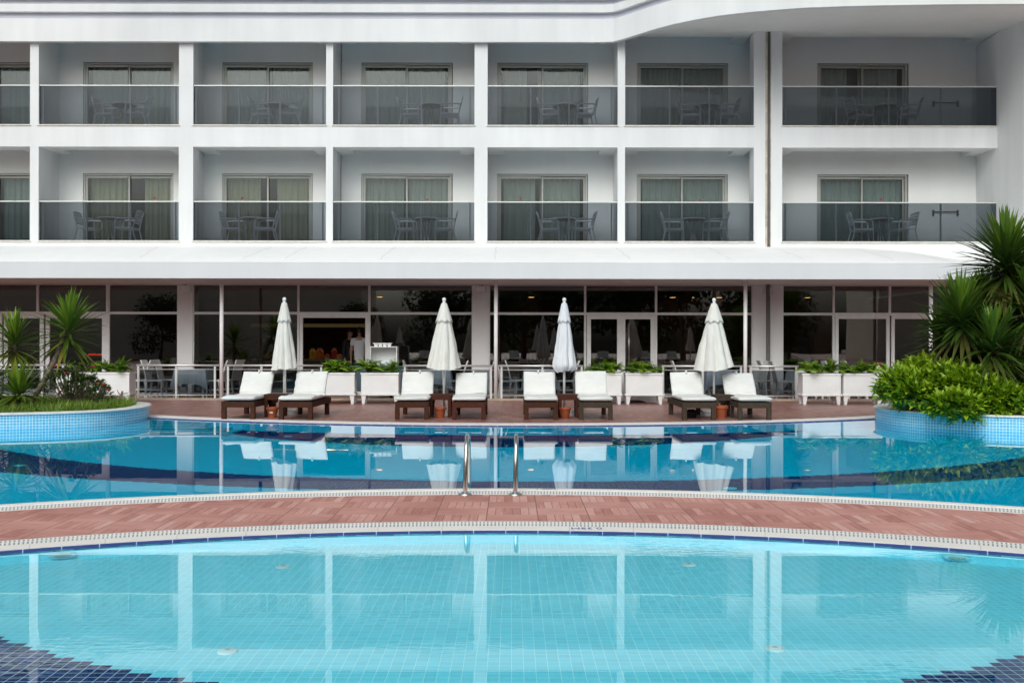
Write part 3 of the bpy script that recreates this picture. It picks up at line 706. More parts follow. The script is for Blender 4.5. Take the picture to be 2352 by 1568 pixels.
# ground floor: piers, header, glazing
for a, b in ((409, 443), (1086, 1123), (1729, 1762), (1769, 1797)):
    mb = MB(); mb.box(X(a, YG), X(b, YG), YG - .03, YG + .5, 0, zc0 + .004); hp(mb, 'pier', M['wall_pink'])
mb = MB(); mb.box(X(1762, YG), X(1769, YG), YG + .02, YG + .1, 0, zc0); hp(mb, 'expansion_joint', M['joint'])
ZT, ZH = Z(720, YG), Z(656, YG)
def glazing(x0, x1, mull, lower=True, low_mull=()):
    """one shop window between two picture columns, with mullions at given columns"""
    a, b = X(x0, YG), X(x1, YG); e = hpe('shop_window', ((a + b) / 2, YG, 0)); c = (a + b) / 2; w = (b - a) / 2
    f = .03
    mb = MB(); mb.box(-w, -w + f, 0, .09, 0, zc0); mb.box(w - f, w, 0, .09, 0, zc0); mb.box(-w + f, w - f, 0, .09, ZH, zc0)
    mb.box(-w + f, w - f, .004, .085, ZT - .035, ZT + .035)
    if lower: mb.box(-w + f, w - f, 0, .09, 0, .08)
    for k in mull:
        kx = X(k, YG) - c; mb.box(kx - .032, kx + .032, -.004, .08, ZT + .035, ZH)
        if k not in low_mull: mb.box(kx - .032, kx + .032, -.004, .08, .0, ZT - .035)
    mb.build('frame', M['white_frame'], e, bevel=.004)
    xs_ = [-w + f] + [X(k, YG) - c for k in mull] + [w - f]
    for p, q in zip(xs_, xs_[1:]):
        MB().box(p, q, .04, .05, ZT + .03, ZH + .01).build('pane', M['glass_shop'], e)
        if lower: MB().box(p, q, .04, .05, .07, ZT - .03).build('pane', M['glass_shop'], e)
    return e
glazing(-420, 249, (-250, -90, 86, 246), lower=False, low_mull=(86,))
glazing(249, 409, ())
glazing(443, 685, ())
glazing(685, 848, (), lower=False)
glazing(848, 1086, ())
glazing(1123, 1344, ())
glazing(1344, 1507, (), lower=False)
glazing(1507, 1729, ())
glazing(1797, 1915, ())
glazing(1915, 2285, (2044, 2180), lower=False, low_mull=(2044,))
def leaf_door(x0, x1, st, top, name='entrance_door', glass=True, handle=None):
    a, b = X(x0, YG), X(x1, YG); e = hpe(name, ((a + b) / 2, YG + .01, 0)); w = (b - a) / 2
    mb = MB(); mb.box(-w, -w + st, 0, .06, .02, top); mb.box(w - st, w, 0, .06, .02, top); mb.box(-w + st, w - st, 0, .06, top - st, top); mb.box(-w + st, w - st, 0, .06, .02, .02 + st * 1.3)
    mb.build('frame', M['white_frame'], e, bevel=.004)
    if glass: MB().box(-w + st - .004, w - st + .004, .026, .034, .02 + st, top - st + .004).build('pane', M['glass_shop'], e)
    if handle is not None:
        MB().tube([(handle * w, -.04, .75), (handle * w, -.04, 1.95)], .016, 8).build('handle', M['steel'], e, smooth=True)
    return e
TD = ZT - .036
leaf_door(1348, 1427, .11, TD); leaf_door(1427, 1504, .11, TD, handle=-.55)
leaf_door(8, 100, .11, TD); leaf_door(104, 243, .11, TD)
leaf_door(1919, 2044, .09, TD); leaf_door(2048, 2178, .09, TD)
leaf_door(688, 846, .085, TD, glass=False, name='open_doorway')
for a_ in (-416,): leaf_door(-80, 4, .1, TD)
# interior of the restaurant
mb = MB(); mb.box(XL, XE, YG + .1, 36, -.02, .012); hp(mb, 'restaurant_floor', M['floor_in'])
mb = MB(); mb.box(XL, XE, 36.001, 36.2, 0, zc0 + .2); hp(mb, 'restaurant_back_wall', M['brown_wall'])
mb = MB(); mb.box(XL, XE, YG + .03, 36, zc0 + .07, zc0 + .2); hp(mb, 'restaurant_ceiling', M['brown_wall'])
mb = MB(); mb.box(X(1870, 29.2), X(1910, 29.2), 29.2, 29.6, .02, zc0); mb.box(X(1560, 30), X(1590, 30), 30, 30.4, .02, zc0); hp(mb, 'interior_pillar', pbr('warm_brown_pillar', (.30, .16, .06), .6))
mb = MB(); mb.box(XL, XL + .1, YG, 36, 0, zc0); hp(mb, 'restaurant_side_wall', M['brown_wall']); mb = MB(); mb.box(XE - .1, XE, YG + .6, 36, 0, zc0); hp(mb, 'restaurant_side_wall', M['brown_wall'])
k = 0
for x, y, nm in ((1220, 699, 'behind the second pane right of the parasol'), (1290, 0, ''), (1588, 685, 'farthest'), (1569, 690, 'middle'), (1545, 697, 'nearest'), (1855, 683, 'over the coffee corner'), (1652, 699, ''), (872, 697, '')):
    if not nm and y == 0: continue
    Y = F * (zc0 + .065 - HC) / (CY - y) if y else 30
    Y = max(27.6, min(35.5, Y))
    xx = X(x, Y)
    e = empty('ceiling_lamp', (xx, Y, zc0 + .065), {1220: 'lit round ceiling lamp inside, behind the window left of the third parasol', 1588: 'lit ceiling lamp inside by the fourth parasol, highest of three in a slant', 1569: 'lit ceiling lamp inside by the fourth parasol, middle of three in a slant', 1545: 'lit ceiling lamp inside by the fourth parasol, lowest of three in a slant', 1855: 'lit ceiling lamp inside the window right of the double pillar', 1652: 'lit ceiling lamp inside, hidden behind the tip of the fourth parasol', 872: 'lit ceiling lamp inside the upper pane beside the second parasol'}[x], 'ceiling lamp', 'lamps in the restaurant ceiling')
    MB().lathe([(.10, -.012), (.10, 0)], n=16).build('lens', M['lamp'], e)
    MB().lathe([(.12, -.006), (.125, 0), (.104, .001)], n=16).build('rim', M['white_frame'], e)

# ------------------------------------------------------------------ things on the facade
names = {1: 'leftmost full balcony', 2: 'balcony above the first parasol', 3: 'balcony above the second parasol', 4: 'balcony above the third parasol', 5: 'balcony above the fourth parasol', 6: 'wide balcony with the wall bar'}
def armchair():
    e = empty('balcony_chair', (0, 0, 0), 'x', 'chair', 'armchairs on the balconies')       # faces +X
    mb = MB(); 
    for i in range(7): mb.box(-.22 + .064 * i, -.22 + .064 * i + .054, -.23, .23, .415, .435)
    mb.box(-.24, .25, -.25, -.22, .385, .43); mb.box(-.24, .25, .22, .25, .385, .43); mb.box(.225, .25, -.22, .22, .385, .43)
    mb.build('seat', M['plastic'], e, bevel=.004)
    mb = MB()
    for i in range(5):
        z = .53 + .068 * i; xo = -.245 - (z - .43) * .22
        mb.box(xo - .01, xo + .012, -.22, .22, z, z + .045)
    for s in (-1, 1): mb.tube([(-.23, s * .235, .40), (-.26, s * .235, .56), (-.31, s * .235, .74), (-.35, s * .22, .86)], .018, 8)
    mb.tube([(-.35, -.22, .86), (-.352, 0, .875), (-.35, .22, .86)], .018, 8)
    mb.build('backrest', M['plastic'], e, smooth=False)
    for s in (-1, 1):
        MB().tube([(-.29, s * .26, .655), (-.1, s * .265, .665), (.16, s * .265, .66), (.225, s * .262, .62)], [.018, .02, .02, .017], 8).build('armrest', M['plastic'], e, smooth=True)
        MB().tube([(.225, s * .262, .635), (.24, s * .255, .40), (.26, s * .25, .0)], .019, 8).build('leg', M['plastic'], e, smooth=True)
        MB().tube([(-.22, s * .245, .41), (-.27, s * .25, .2), (-.34, s * .25, .0)], .019, 8).build('leg', M['plastic'], e, smooth=True)
    return e
def balcony_table():
    e = empty('balcony_table', (0, 0, 0), 'x', 'table', 'round tables on the balconies')
    MB().lathe([(.315, .69), (.0, .691)], n=32).build('underside', M['table_under'], e); MB().lathe([(.316, .692), (.325, .69), (.335, .70), (.335, .715), (.325, .724), (.0, .725)], n=32).build('table_top', M['plastic'], e, smooth=False)
    for k in range(4):
        a = math.pi / 4 + k * math.pi / 2; c, s = math.cos(a), math.sin(a)
        MB().tube([(.17 * c, .17 * s, .69), (.07 * c, .07 * s, .55), (.05 * c, .05 * s, .25), (.09 * c, .09 * s, .08), (.25 * c, .25 * s, .012)], .014, 6).build('leg', M['plastic'], e, smooth=True)
    return e
furn = {(1, 1): (246, 285, 315, 0), (0, 1): (203, 253, 294, .1), (1, 2): (603, 634, 665, 0), (0, 2): (535, 581, 610, 0), (1, 3): (944, 990, 1032, 0), (0, 3): (933, 979, 1021, 0),
        (1, 4): (1263, 1296, 1342, 0), (0, 4): (1263, 1295, 1338, 0), (1, 5): (1586, 1622, 1668, 0), (0, 5): (1548, 1592, 1640, 0), (1, 6): (1977, 2030, 2085, .3), (0, 6): (1980, 2022, 2072, 0)}
ac = bt = None
YT = 26.85
for (r, i), (xa, xt, xb, tw) in furn.items():
    row = 'upper' if r else 'lower'; z = zs[r] - .008
    for x, rz, side in ((xa, tw - .1, 'left'), (xb, math.pi - tw + .1, 'right')):
        lb = f'white slatted armchair {side} of the table on the {row} {names[i]}'
        loc = (X(x, YT) , YT + (.06 if side == 'left' else -.04), z)
        if ac is None: ac = armchair(); ac.location = loc; ac.rotation_euler = (0, 0, rz); ac['label'] = lb
        else: child_copy(ac, loc, rz, lb)
    lb = f'small round white table between two armchairs on the {row} {names[i]}'; loc = (X(xt, YT + .15), YT + .15, z)
    if bt is None: bt = balcony_table(); bt.location = loc; bt['label'] = lb
    else: child_copy(bt, loc, .3, lb)
for r in (0, 1):
    x0, x1 = X(2142, YB), X(2198, YB); z = Z(237 if r else 487, YB)
    e = empty('wall_bar', ((x0 + x1) / 2, YB - .05, z), f'steel towel bar on the back wall of the {"upper" if r else "lower"} wide balcony', 'towel bar', 'towel bars on the balcony walls')
    w = (x1 - x0) / 2; MB().tube([(-w, 0, .02), (w, 0, .02)], .014, 8).build('bar', M['joint'], e)
    for s in (-1, 1): MB().box(s * w - .015, s * w + .015, -.02, .05, -.09, .07).build('bracket', M['joint'], e)
# loudspeakers on the piers and canopy spots
for x, y, lb, rz in ((425, 663, 'beige loudspeaker on the pier behind the leftmost post', .25), (1104, 664, 'white loudspeaker on the pier right of the second parasol', -.1), (1764, 668, 'white loudspeaker on the double pillar by the fourth parasol', -.3)):
    Y = YG - .28
    e = empty('wall_speaker', (X(x, Y), Y, Z(y, Y)), lb, 'loudspeaker', 'loudspeakers under the canopy', rz)
    mb = MB(); mb.taper((0, .04, -.085), (.15, .08), (0, .0, .075), (.12, .1)); mb.build('housing', M['speaker'], e, bevel=.02)
    mb = MB(); mb.box(-.135, .135, -.05, -.044, -.07, .02); 
    MB().tube([(0, .08, .05), (.02, .2, .14), (0, .24, .16)], .016, 6).build('bracket', M['joint'], e)
    MB().tube([(-.02, .02, .07), (-.04, .06, .13), (.02, .12, .17), (.1, .2, .12)], .007, 5).build('cable', M['alu_dark'], e)
for x, y, lb in ((377, 642, 'round spot lamp in the canopy ceiling left of the first post'), (1434, 646.5, 'round spot lamp in the canopy ceiling between the third and fourth parasols')):
    Y = F * (zc0 - HC) / (CY - y); e = empty('canopy_spot', (X(x, Y), Y, zc0 + .004), lb, 'spot lamp', 'spot lamps in the canopy')
    MB().lathe([(.08, -.03), (.11, -.022), (.12, 0)], n=20).build('ring', M['soffit'], e, smooth=False); MB().lathe([(.075, -.031), (.075, -.026)], n=16).build('lens', M['sill'], e)

# ------------------------------------------------------------------ terrace railings
kerb = MB().box(X(-300, 25), X(2100, 25), 24.93, 25.08, -.01, .045).build('kerb', pbr('beige_stone_kerb', (.42, .33, .25), .7, var=.15)); tag(kerb, kind='structure')
def terrace_rail(x0, x1, px, label, Y=25.02):
    a, b = X(x0, Y), X(x1, Y); c = (a + b) / 2
    e = empty('terrace_railing', (c, Y, .045), label, 'railing', 'glass railings along the terrace')
    MB().tube([(a - c, 0, .815), (b - c, 0, .815)], .026, 10).build('handrail', M['steel_light'], e, smooth=True)
    MB().tube([(a - c, 0, .715), (b - c, 0, .715)], .010, 6).build('upper_bar', M['steel_light'], e, smooth=True)
    MB().tube([(a - c, 0, .075), (b - c, 0, .075)], .011, 6).build('lower_bar', M['steel_light'], e, smooth=True)
    xx = [X(p, Y) - c for p in px]
    for p in xx: MB().box(p - .026, p + .026, -.02, .02, 0, .79).build('post', M['steel_light'], e, bevel=.004)
    for p, q in zip(xx, xx[1:]): MB().box(p + .04, q - .04, -.004, .004, .085, .705).build('glass_panel', M['glass_panel'], e)
terrace_rail(-260, 150, (-255, -140, -20, 98, 145), 'glass railing behind the yuccas at the left edge')
terrace_rail(313, 503, (318, 405, 494), 'glass railing between the left planter box and the first canopy post')
terrace_rail(516, 742, (524, 601, 655, 738), 'glass railing behind the first two sun loungers')
terrace_rail(925, 1134, (930, 1020, 1128), 'glass railing behind the second parasol, left of the second canopy post')
terrace_rail(1145, 1340, (1152, 1246, 1336), 'glass railing behind the third parasol, right of the second canopy post')
terrace_rail(1520, 1706, (1523, 1614, 1702), 'glass railing behind the fourth parasol, left of the third canopy post')
terrace_rail(1718, 1834, (1724, 1829), 'short glass railing between the third canopy post and a white planter box')

# ------------------------------------------------------------------ dining furniture behind the railings
def dining_chair():
    e = empty('dining_chair', (0, 0, 0), 'x', 'chair', 'white dining chairs on the terrace')
    MB().box(-.21, .22, -.21, .21, .43, .47).build('seat', M['chair_white'], e, bevel=.012)
    mb = MB(); pr = [(-.20, .45), (-.225, .62), (-.27, .80), (-.34, .98)]
    for (xa, za), (xb, zb_) in zip(pr, pr[1:]):
        for y0, y1 in ((-.205, .205),):
            b = len(mb.v); mb.v += [(xa - .014, y0, za), (xa + .014, y0, za), (xa + .014, y1, za), (xa - .014, y1, za), (xb - .014, y0, zb_), (xb + .014, y0, zb_), (xb + .014, y1, zb_), (xb - .014, y1, zb_)]
            for q in ((0, 1, 5, 4), (1, 2, 6, 5), (2, 3, 7, 6), (3, 0, 4, 7), (0, 3, 2, 1), (4, 5, 6, 7)): mb.face([b + k for k in q])
    mb.build('backrest', M['chair_white'], e)
    for sx, sy in ((1, 1), (1, -1), (-1, 1), (-1, -1)):
        MB().taper((sx * .19 - (.05 if sx < 0 else 0), sy * .185, 0), (.016, .016), (sx * .19, sy * .185, .43), (.022, .022)).build('leg', M['chair_white'], e)
    mb = MB()
    for s in (-1, 1): mb.box(-.2, .18, s * .185 - .01, s * .185 + .01, .2, .23)
    mb.build('stretcher', M['chair_white'], e)
    return e
def dining_table(mat='cloth_blue'):
    e = empty('dining_table', (0, 0, 0), 'x', 'table', 'cloth covered tables on the terrace')
    MB().box(-.38, .38, -.38, .38, .70, .728).build('table_top', M['chair_white'], e)
    for sx, sy in ((1, 1), (1, -1), (-1, 1), (-1, -1)): MB().box(sx * .32 - .025, sx * .32 + .025, sy * .32 - .025, sy * .32 + .025, 0, .70).build('leg', M['chair_white'], e)
    return e
def cloth(name, w, d, drop, seed, mat):
    mb = MB(); rnd = random.Random(seed); per = []
    nseg = 12
    for k in range(4):
        for i in range(nseg):
            t = i / nseg * 2 - 1
            per.append([(t, -1), (1, t), (-t, 1), (-1, -t)][k])
    rows = []
    for j in range(7):
        t = j / 6; row = []
        for i, (px_, py_) in enumerate(per):
            corner = (abs(px_) * abs(py_)) ** 3
            fl = 1 + t * (.06 + .05 * math.sin(i * 1.7 + seed)) + corner * t * .12
            z = .735 - drop * t * (1 + .45 * corner)
            row.append(mb.vert((px_ * w * fl, py_ * d * fl, z)))
        rows.append(row)
    for j in range(6):
        for i in range(len(per)): mb.face((rows[j][i], rows[j][(i + 1) % len(per)], rows[j + 1][(i + 1) % len(per)], rows[j + 1][i]))
    mb.face(rows[0])
    return mb
dc = dt = None
tabs = [(447, 25.95, 'the leftmost glass railing panel pair'), (1000, 25.95, 'the railing left of the second canopy post'), (1238, 25.95, 'the railing right of the second canopy post'), (1652, 25.95, 'the railing under the fourth parasol'), (1852, 25.85, 'the short railing by the third canopy post'), (2010, 25.75, 'the last planter box')]
for x, Y, wh in tabs:
    lb = f'white dining table under a cloth behind {wh}'
    if dt is None: dt = dining_table(); dt.location = (X(x, Y), Y, 0); dt['label'] = lb
    else: child_copy(dt, (X(x, Y), Y, 0), 0, lb)
    o = cloth('tablecloth', .40, .40, .36, x, None).build('tablecloth', M['cloth_blue'], None, smooth=False, loc=(X(x, Y), Y, 0)); tag(o, f'pale blue grey tablecloth behind {wh}', 'tablecloth', 'tablecloths on the terrace')
chs = [(360, 25.75, 0, 'nearer of the pair behind the leftmost full railing'), (388, 26.3, 0, 'farther of the pair behind the leftmost full railing'), (322, 25.9, math.pi, 'nearest the left planter box, turned away from the others'),
       (497, 25.75, math.pi, 'behind the first canopy post'), (527, 26.3, math.pi - .3, 'just right of the first canopy post'),
       (956, 26.2, 0, 'by the second parasol, left of its table'), (1045, 25.8, math.pi, 'behind the fourth sun lounger'), (1106, 26.1, math.pi, 'behind the railing just left of the second canopy post'),
       (1167, 25.7, .12, 'near one of two just right of the second canopy post'), (1190, 26.35, 0, 'far one of two just right of the second canopy post'), (1300, 25.9, math.pi, 'behind the pole of the third parasol'),
       (1572, 26.1, 0, 'left of the fourth parasol behind the railing'), (1735, 25.95, math.pi + .2, 'right of the fourth parasol beside the third canopy post'),
       (1772, 26.3, 0, 'far one of two behind the short railing'), (1800, 25.6, 0, 'near one of two behind the short railing'),
       (1886, 25.9, math.pi, 'above the planter box right of the short railing'), (1921, 26.0, 0, 'between the two planter boxes beside the bright shrub'), (1966, 26.0, 0, 'above the planter box nearest the bright shrub')]
for x, Y, rz, wh in chs:
    lb = f'white high backed dining chair {wh}'
    if dc is None: dc = dining_chair(); dc.location = (X(x, Y), Y, 0); dc.rotation_euler = (0, 0, rz); dc['label'] = lb
    else: child_copy(dc, (X(x, Y), Y, 0), rz, lb)
for k, (x, Y, wh) in enumerate(((590, 29.0, 'inside behind the first parasol'), (960, 28.8, 'inside behind the second parasol'), (1180, 28.6, 'inside right of the second canopy post'), (1310, 29.6, 'inside behind the third parasol'), (1590, 28.8, 'inside left of the fourth parasol'), (330, 28.8, 'inside behind the long left planter box'))):
    child_copy(dt, (X(x, Y), Y, .012), 0, f'white dining table {wh}', 'dining tables inside the restaurant')
    o = cloth('tablecloth', .42, .42, .40, x, None).build('tablecloth', M['cloth_white'], None, loc=(X(x, Y), Y, .012)); tag(o, f'white tablecloth on the dining table {wh}', 'tablecloth', 'tablecloths inside the restaurant')
    for sg in (-1, 1): child_copy(dc, (X(x, Y) + sg * .55, Y, .012), 0 if sg < 0 else math.pi, f'white dining chair {"left" if sg < 0 else "right"} of the table {wh}', 'dining chairs inside the restaurant')
# serving trolley with an open white shelf on it
Y = 25.6; e = empty('serving_trolley', (X(868, Y), Y, 0), 'dark teal serving trolley on black castors behind two planter boxes', 'trolley')
w = 62 * Y / F
MB().box(-w, w, -.28, .28, .20, .80).build('body', M['teal'], e, bevel=.01)
MB().box(-w - .03, w + .03, -.31, .31, .80, .84).build('worktop', M['teal'], e, bevel=.008)
for sx in (-1, 1):
    for sy in (-1, 1):
        q = MB(); q.tube([(sx * w * .45 - .02, sy * .24, .07), (sx * w * .45 + .02, sy * .24, .07)], .07, 16); q.box(sx * w * .45 - .03, sx * w * .45 + .03, sy * .24 - .02, sy * .24 + .02, .1, .2); q.build('castor', M['alu_dark'], e)
Y2 = 25.6; e = empty('open_shelf', (X(883, Y2), Y2, .84), 'white open shelf unit standing on the teal trolley', 'shelf'); w = 31 * Y2 / F
h = Z(796, Y2) - .84
for nm, b in (('side_panel', (-w, -w + .02, -.2, .2, 0, h)), ('side_panel', (w - .02, w, -.2, .2, 0, h)), ('top_board', (-w + .02, w - .02, -.2, .2, h - .02, h)), ('bottom_board', (-w + .02, w - .02, -.2, .2, .0, .02)), ('back_panel', (-w + .02, w - .02, .18, .2, .02, h - .02))): MB().box(*b).build(nm, M['planter'], e)
for i, (xx, r0, hh) in enumerate(((-.18, .09, .10), (.0, .12, .11), (.14, .06, .09), (.25, .08, .12))):
    o = MB().lathe([(r0 * .7, 0), (r0, hh), (r0 * .92, hh), (r0 * .6, .01)], n=18).build('glass_bowl', M['disc_white'], None, smooth=True, loc=(X(883, Y2) + xx, Y2 - .06, .862)); tag(o, ('small bowl at the left of the open white shelf', 'largest bowl in the middle of the open white shelf', 'narrow cup in the open white shelf', 'tall bowl at the right of the open white shelf')[i], 'bowl', 'bowls in the open shelf')
e = empty('cutlery_tray', (X(880, Y2), Y2 - .05, .84 + h), 'pale cutlery tray with four tubs on top of the open shelf', 'tray')
MB().box(-.24, .24, -.1, .1, .075, .09).build('rim', M['plastic'], e)
for k in range(4): MB().taper((-.17 + .113 * k, 0, 0), (.037, .07), (-.17 + .113 * k, 0, .074), (.05, .09)).build('tub', M['plastic'], e)
# cloth covered side table behind the planters in front of the double door
o = cloth('tablecloth', .52, .3, .68, 3, None).build('draped_table', M['cloth_white'], None, loc=(X(1452, 24.6), 24.6, 0)); tag(o, 'low table draped to the floor in white cloth behind planter boxes', 'table')

# ------------------------------------------------------------------ buffet inside
Y = 31.0; e = empty('buffet_counter', (X(730, Y), Y, 0), 'brown buffet counter seen through the open doorway', 'counter')
MB().box(-2.2, 1.6, 0, .7, .012, .86).build('body', M['counter'], e); MB().box(-2.25, 1.65, -.05, .75, .86, .91).build('worktop', M['floor_in'], e)
MB().box(-2.2, 1.6, .5, .7, Z(752, Y + .5), Z(744, Y + .5)).build('lit_shelf', M['shelf_glow'], e)
la = bpy.data.lights.new('buffet_fill_light', 'AREA'); la.energy = 9; la.shape = 'RECTANGLE'; la.size = 3.4; la.size_y = .1; la.color = (1, .62, .28)  # added unseen area light that brightens the buffet dishes
lo_ = bpy.data.objects.new('buffet_fill_light', la); COL.objects.link(lo_); lo_.parent = e; lo_.location = (-.3, .46, Z(753, Y + .5))
for k, (x, y, nm, mt, s) in enumerate(((612, 822, 'fruit_bowl', 'yellow', .13), (690, 806, 'fruit_bowl', 'yellow', .12), (718, 798, 'juice_jar', 'yellow', .12), (735, 800, 'juice_jar', 'orange', .15), (752, 803, 'fruit_bowl', 'redfood', .11), (768, 796, 'juice_jar', 'redfood', .12), (780, 806, 'fruit_bowl', 'orange', .12), (640, 812, 'fruit_bowl', 'orange', .12))):
    Yk = Y + .1 + .05 * (k % 3)
    e = empty(nm, (X(x, Yk), Yk, .91), ('bowl of yellow food far left on the buffet', 'bowl of yellow food at the left of the doorway', 'jar of yellow juice on the buffet in the doorway', 'tall jar of orange juice on the buffet', 'bowl of red food on the buffet', 'jar of red juice beside the man in the dark jacket', 'bowl of orange food beside the man in the dark jacket', 'bowl of orange food behind the first parasol')[k], 'bowl' if nm == 'fruit_bowl' else 'jar', 'dishes on the buffet')
    if nm == 'juice_jar': MB().lathe([(s * .7, 0), (s * .8, .02), (s * .8, .25), (s * .5, .3)], n=14).build('juice', M[mt], e); MB().lathe([(s * .5, .3), (s * .55, .34)], n=14).build('lid', M['steel'], e)
    else:
        MB().lathe([(s * .5, 0), (s, .08), (s * .95, .08), (s * .5, .02)], n=16).build('bowl', M['white_paint'], e)
        q = MB()
        for j in range(7): a = j * .9; c_ = (s * .5 * math.cos(a) * (j > 0), s * .5 * math.sin(a) * (j > 0)); q.lathe([(.01, .05 + .03 * (j == 0)), (.045, .08 + .03 * (j == 0)), (.04, .12 + .03 * (j == 0)), (.01, .14 + .03 * (j == 0))], c_, 10)
        q.build('fruit', M[mt], e, smooth=True)
o = MB().box(-.22, .22, -.09, .09, -.03, .02).build('heat_lamp', M['red_lamp'], None, loc=(X(293 / 1.0 - 72, 30), 30, Z(815, 30)), bevel=.02); tag(o, 'glowing red heat lamp inside behind the leaning yucca', 'heat lamp')
e = empty('coffee_machine', (X(1834, 30), 30, .8), 'dark coffee machine with small lit dots inside the right window', 'coffee machine')
MB().box(-.32, .32, -.2, .2, 0, .55).build('body', M['alu_dark'], e, bevel=.02)
for s in (-.14, .12):
    for k in range(3): MB().box(s, s + .035, -.206, -.2, .34 + k * .05, .352 + k * .05).build('light', M['shelf_glow'], e)
o = MB().box(-1.2, .8, -.3, .3, .012, .8).build('bar_counter', M['counter'], None, loc=(X(1834, 30), 30, 0), bevel=.01); tag(o, 'dark bar counter under the coffee machine', 'counter')

# ------------------------------------------------------------------ people
def skin_mesh(name, chains, mat, parent, sub=2, root=0):
    """chains: list of lists of (x,y,z,r); chains starting with an int branch from that vertex"""
    vs, es, rs = [], [], []
    for ch in chains:
        prev = None
        for p in ch:
            if isinstance(p, int): prev = p; continue
            vs.append(p[:3]); rs.append(p[3]); i = len(vs) - 1
            if prev is not None: es.append((prev, i))
            prev = i
    me = bpy.data.meshes.new(name); me.from_pydata(vs, es, []); me.materials.append(mat)
    o = bpy.data.objects.new(name, me); COL.objects.link(o); o.parent = parent
    md = o.modifiers.new('Skin', 'SKIN'); md.use_smooth_shade = True
    if not me.skin_vertices: me.skin_vertices.new()
    for i, sv in enumerate(me.skin_vertices[0].data):
        r = rs[i]; sv.radius = r if isinstance(r, tuple) else (r, r); sv.use_root = (i == root)
    s = o.modifiers.new('Sub', 'SUBSURF'); s.levels = sub; s.render_levels = sub
    return o
def head(parent, z, look=0.0, c=(0, 0), tilt=0.0):
    """head with face, faces -Y before turning by look"""
    mb = MB(); n = 20; rows = 16
    rings = []
    ca, sa = math.cos(look), math.sin(look)
    def tr(x, y, zz):
        y2 = y - tilt * (zz)
        return (c[0] + x * ca - y2 * sa, c[1] + x * sa + y2 * ca, z + zz)
    for j in range(rows + 1):
        t = -math.pi / 2 + math.pi * j / rows; zz = .118 * math.sin(t); rr = math.cos(t)
        row = []
        for k in range(n):
            a = 2 * math.pi * k / n; x = .074 * rr * math.cos(a); y = .094 * rr * math.sin(a)
            if zz < 0: x *= 1 + .9 * zz; y = y * (1 + (1.6 * zz if y > 0 else .2 * zz))
            fr = max(0, -math.sin(a)) ** 8
            y -= fr * (.018 * math.exp(-((zz + .018) / .022) ** 2) + .006 * math.exp(-((zz + .058) / .010) ** 2) - .006 * math.exp(-((zz - .012) / .012) ** 2) * (abs(x) > .012) + .006 * math.exp(-((zz + .09) / .02) ** 2))
            row.append(mb.vert(tr(x, y, zz)))
        rings.append(row)
    for j in range(rows):
        for k in range(n): mb.face((rings[j][k], rings[j][(k + 1) % n], rings[j + 1][(k + 1) % n], rings[j + 1][k]))
    for s in (-1, 1):
        b = [mb.vert(tr(s * (.074 + .012 * (q in (1, 2))), .01 + .018 * math.cos(q * 1.05), .0 + .03 * math.sin(q * 1.05) - .004)) for q in range(6)]; mb.face(b)
    o = mb.build('head', M['skin'], parent, smooth=True)
    h = MB(); rings = []
    for j in range(9):
        t = math.pi / 2 * (j / 8); row = []
        for k in range(n):
            a = 2 * math.pi * k / n; back = max(0, math.sin(a))
            low = -.055 if math.sin(a) > -.15 else .045
            zz = low + (.128 - low) * math.sin(t); rr = math.cos(t) ** .6 if j < 8 else .02
            zc = zz / .118; er = math.sqrt(max(.04, 1 - min(1, abs(zc)) ** 2)) if j < 8 else .02
            row.append(h.vert(tr(.081 * er * math.cos(a), .101 * er * math.sin(a) + .004, zz)))
        rings.append(row)
    for j in range(8):
        for k in range(n): h.face((rings[j][k], rings[j][(k + 1) % n], rings[j + 1][(k + 1) % n], rings[j + 1][k]))
    h.build('hair', M['hair'], parent, smooth=True)
def hand(ch, w, d, idx, side):
    """palm + five fingers appended to chains from wrist vertex index; returns nothing"""
    px, py, pz = w
    ch.append([idx, (px, py, pz - .05, (.030, .016)), (px, py, pz - .095, (.032, .014))])
    base = idx_count(ch) - 1
    for k, ln in enumerate((.062, .074, .070, .055)):
        y = py - .027 + .018 * k
        ch.append([base, (px, y, pz - .12, .009), (px - side * .004, y, pz - .12 - ln * .5, .0085), (px - side * .014, y, pz - .12 - ln, .0075)])
    ch.append([idx, (px - side * .008, py - .032, pz - .062, .011), (px - side * .014, py - .052, pz - .10, .009)])
def idx_count(ch): return sum(1 for c in ch for p in c if not isinstance(p, int))
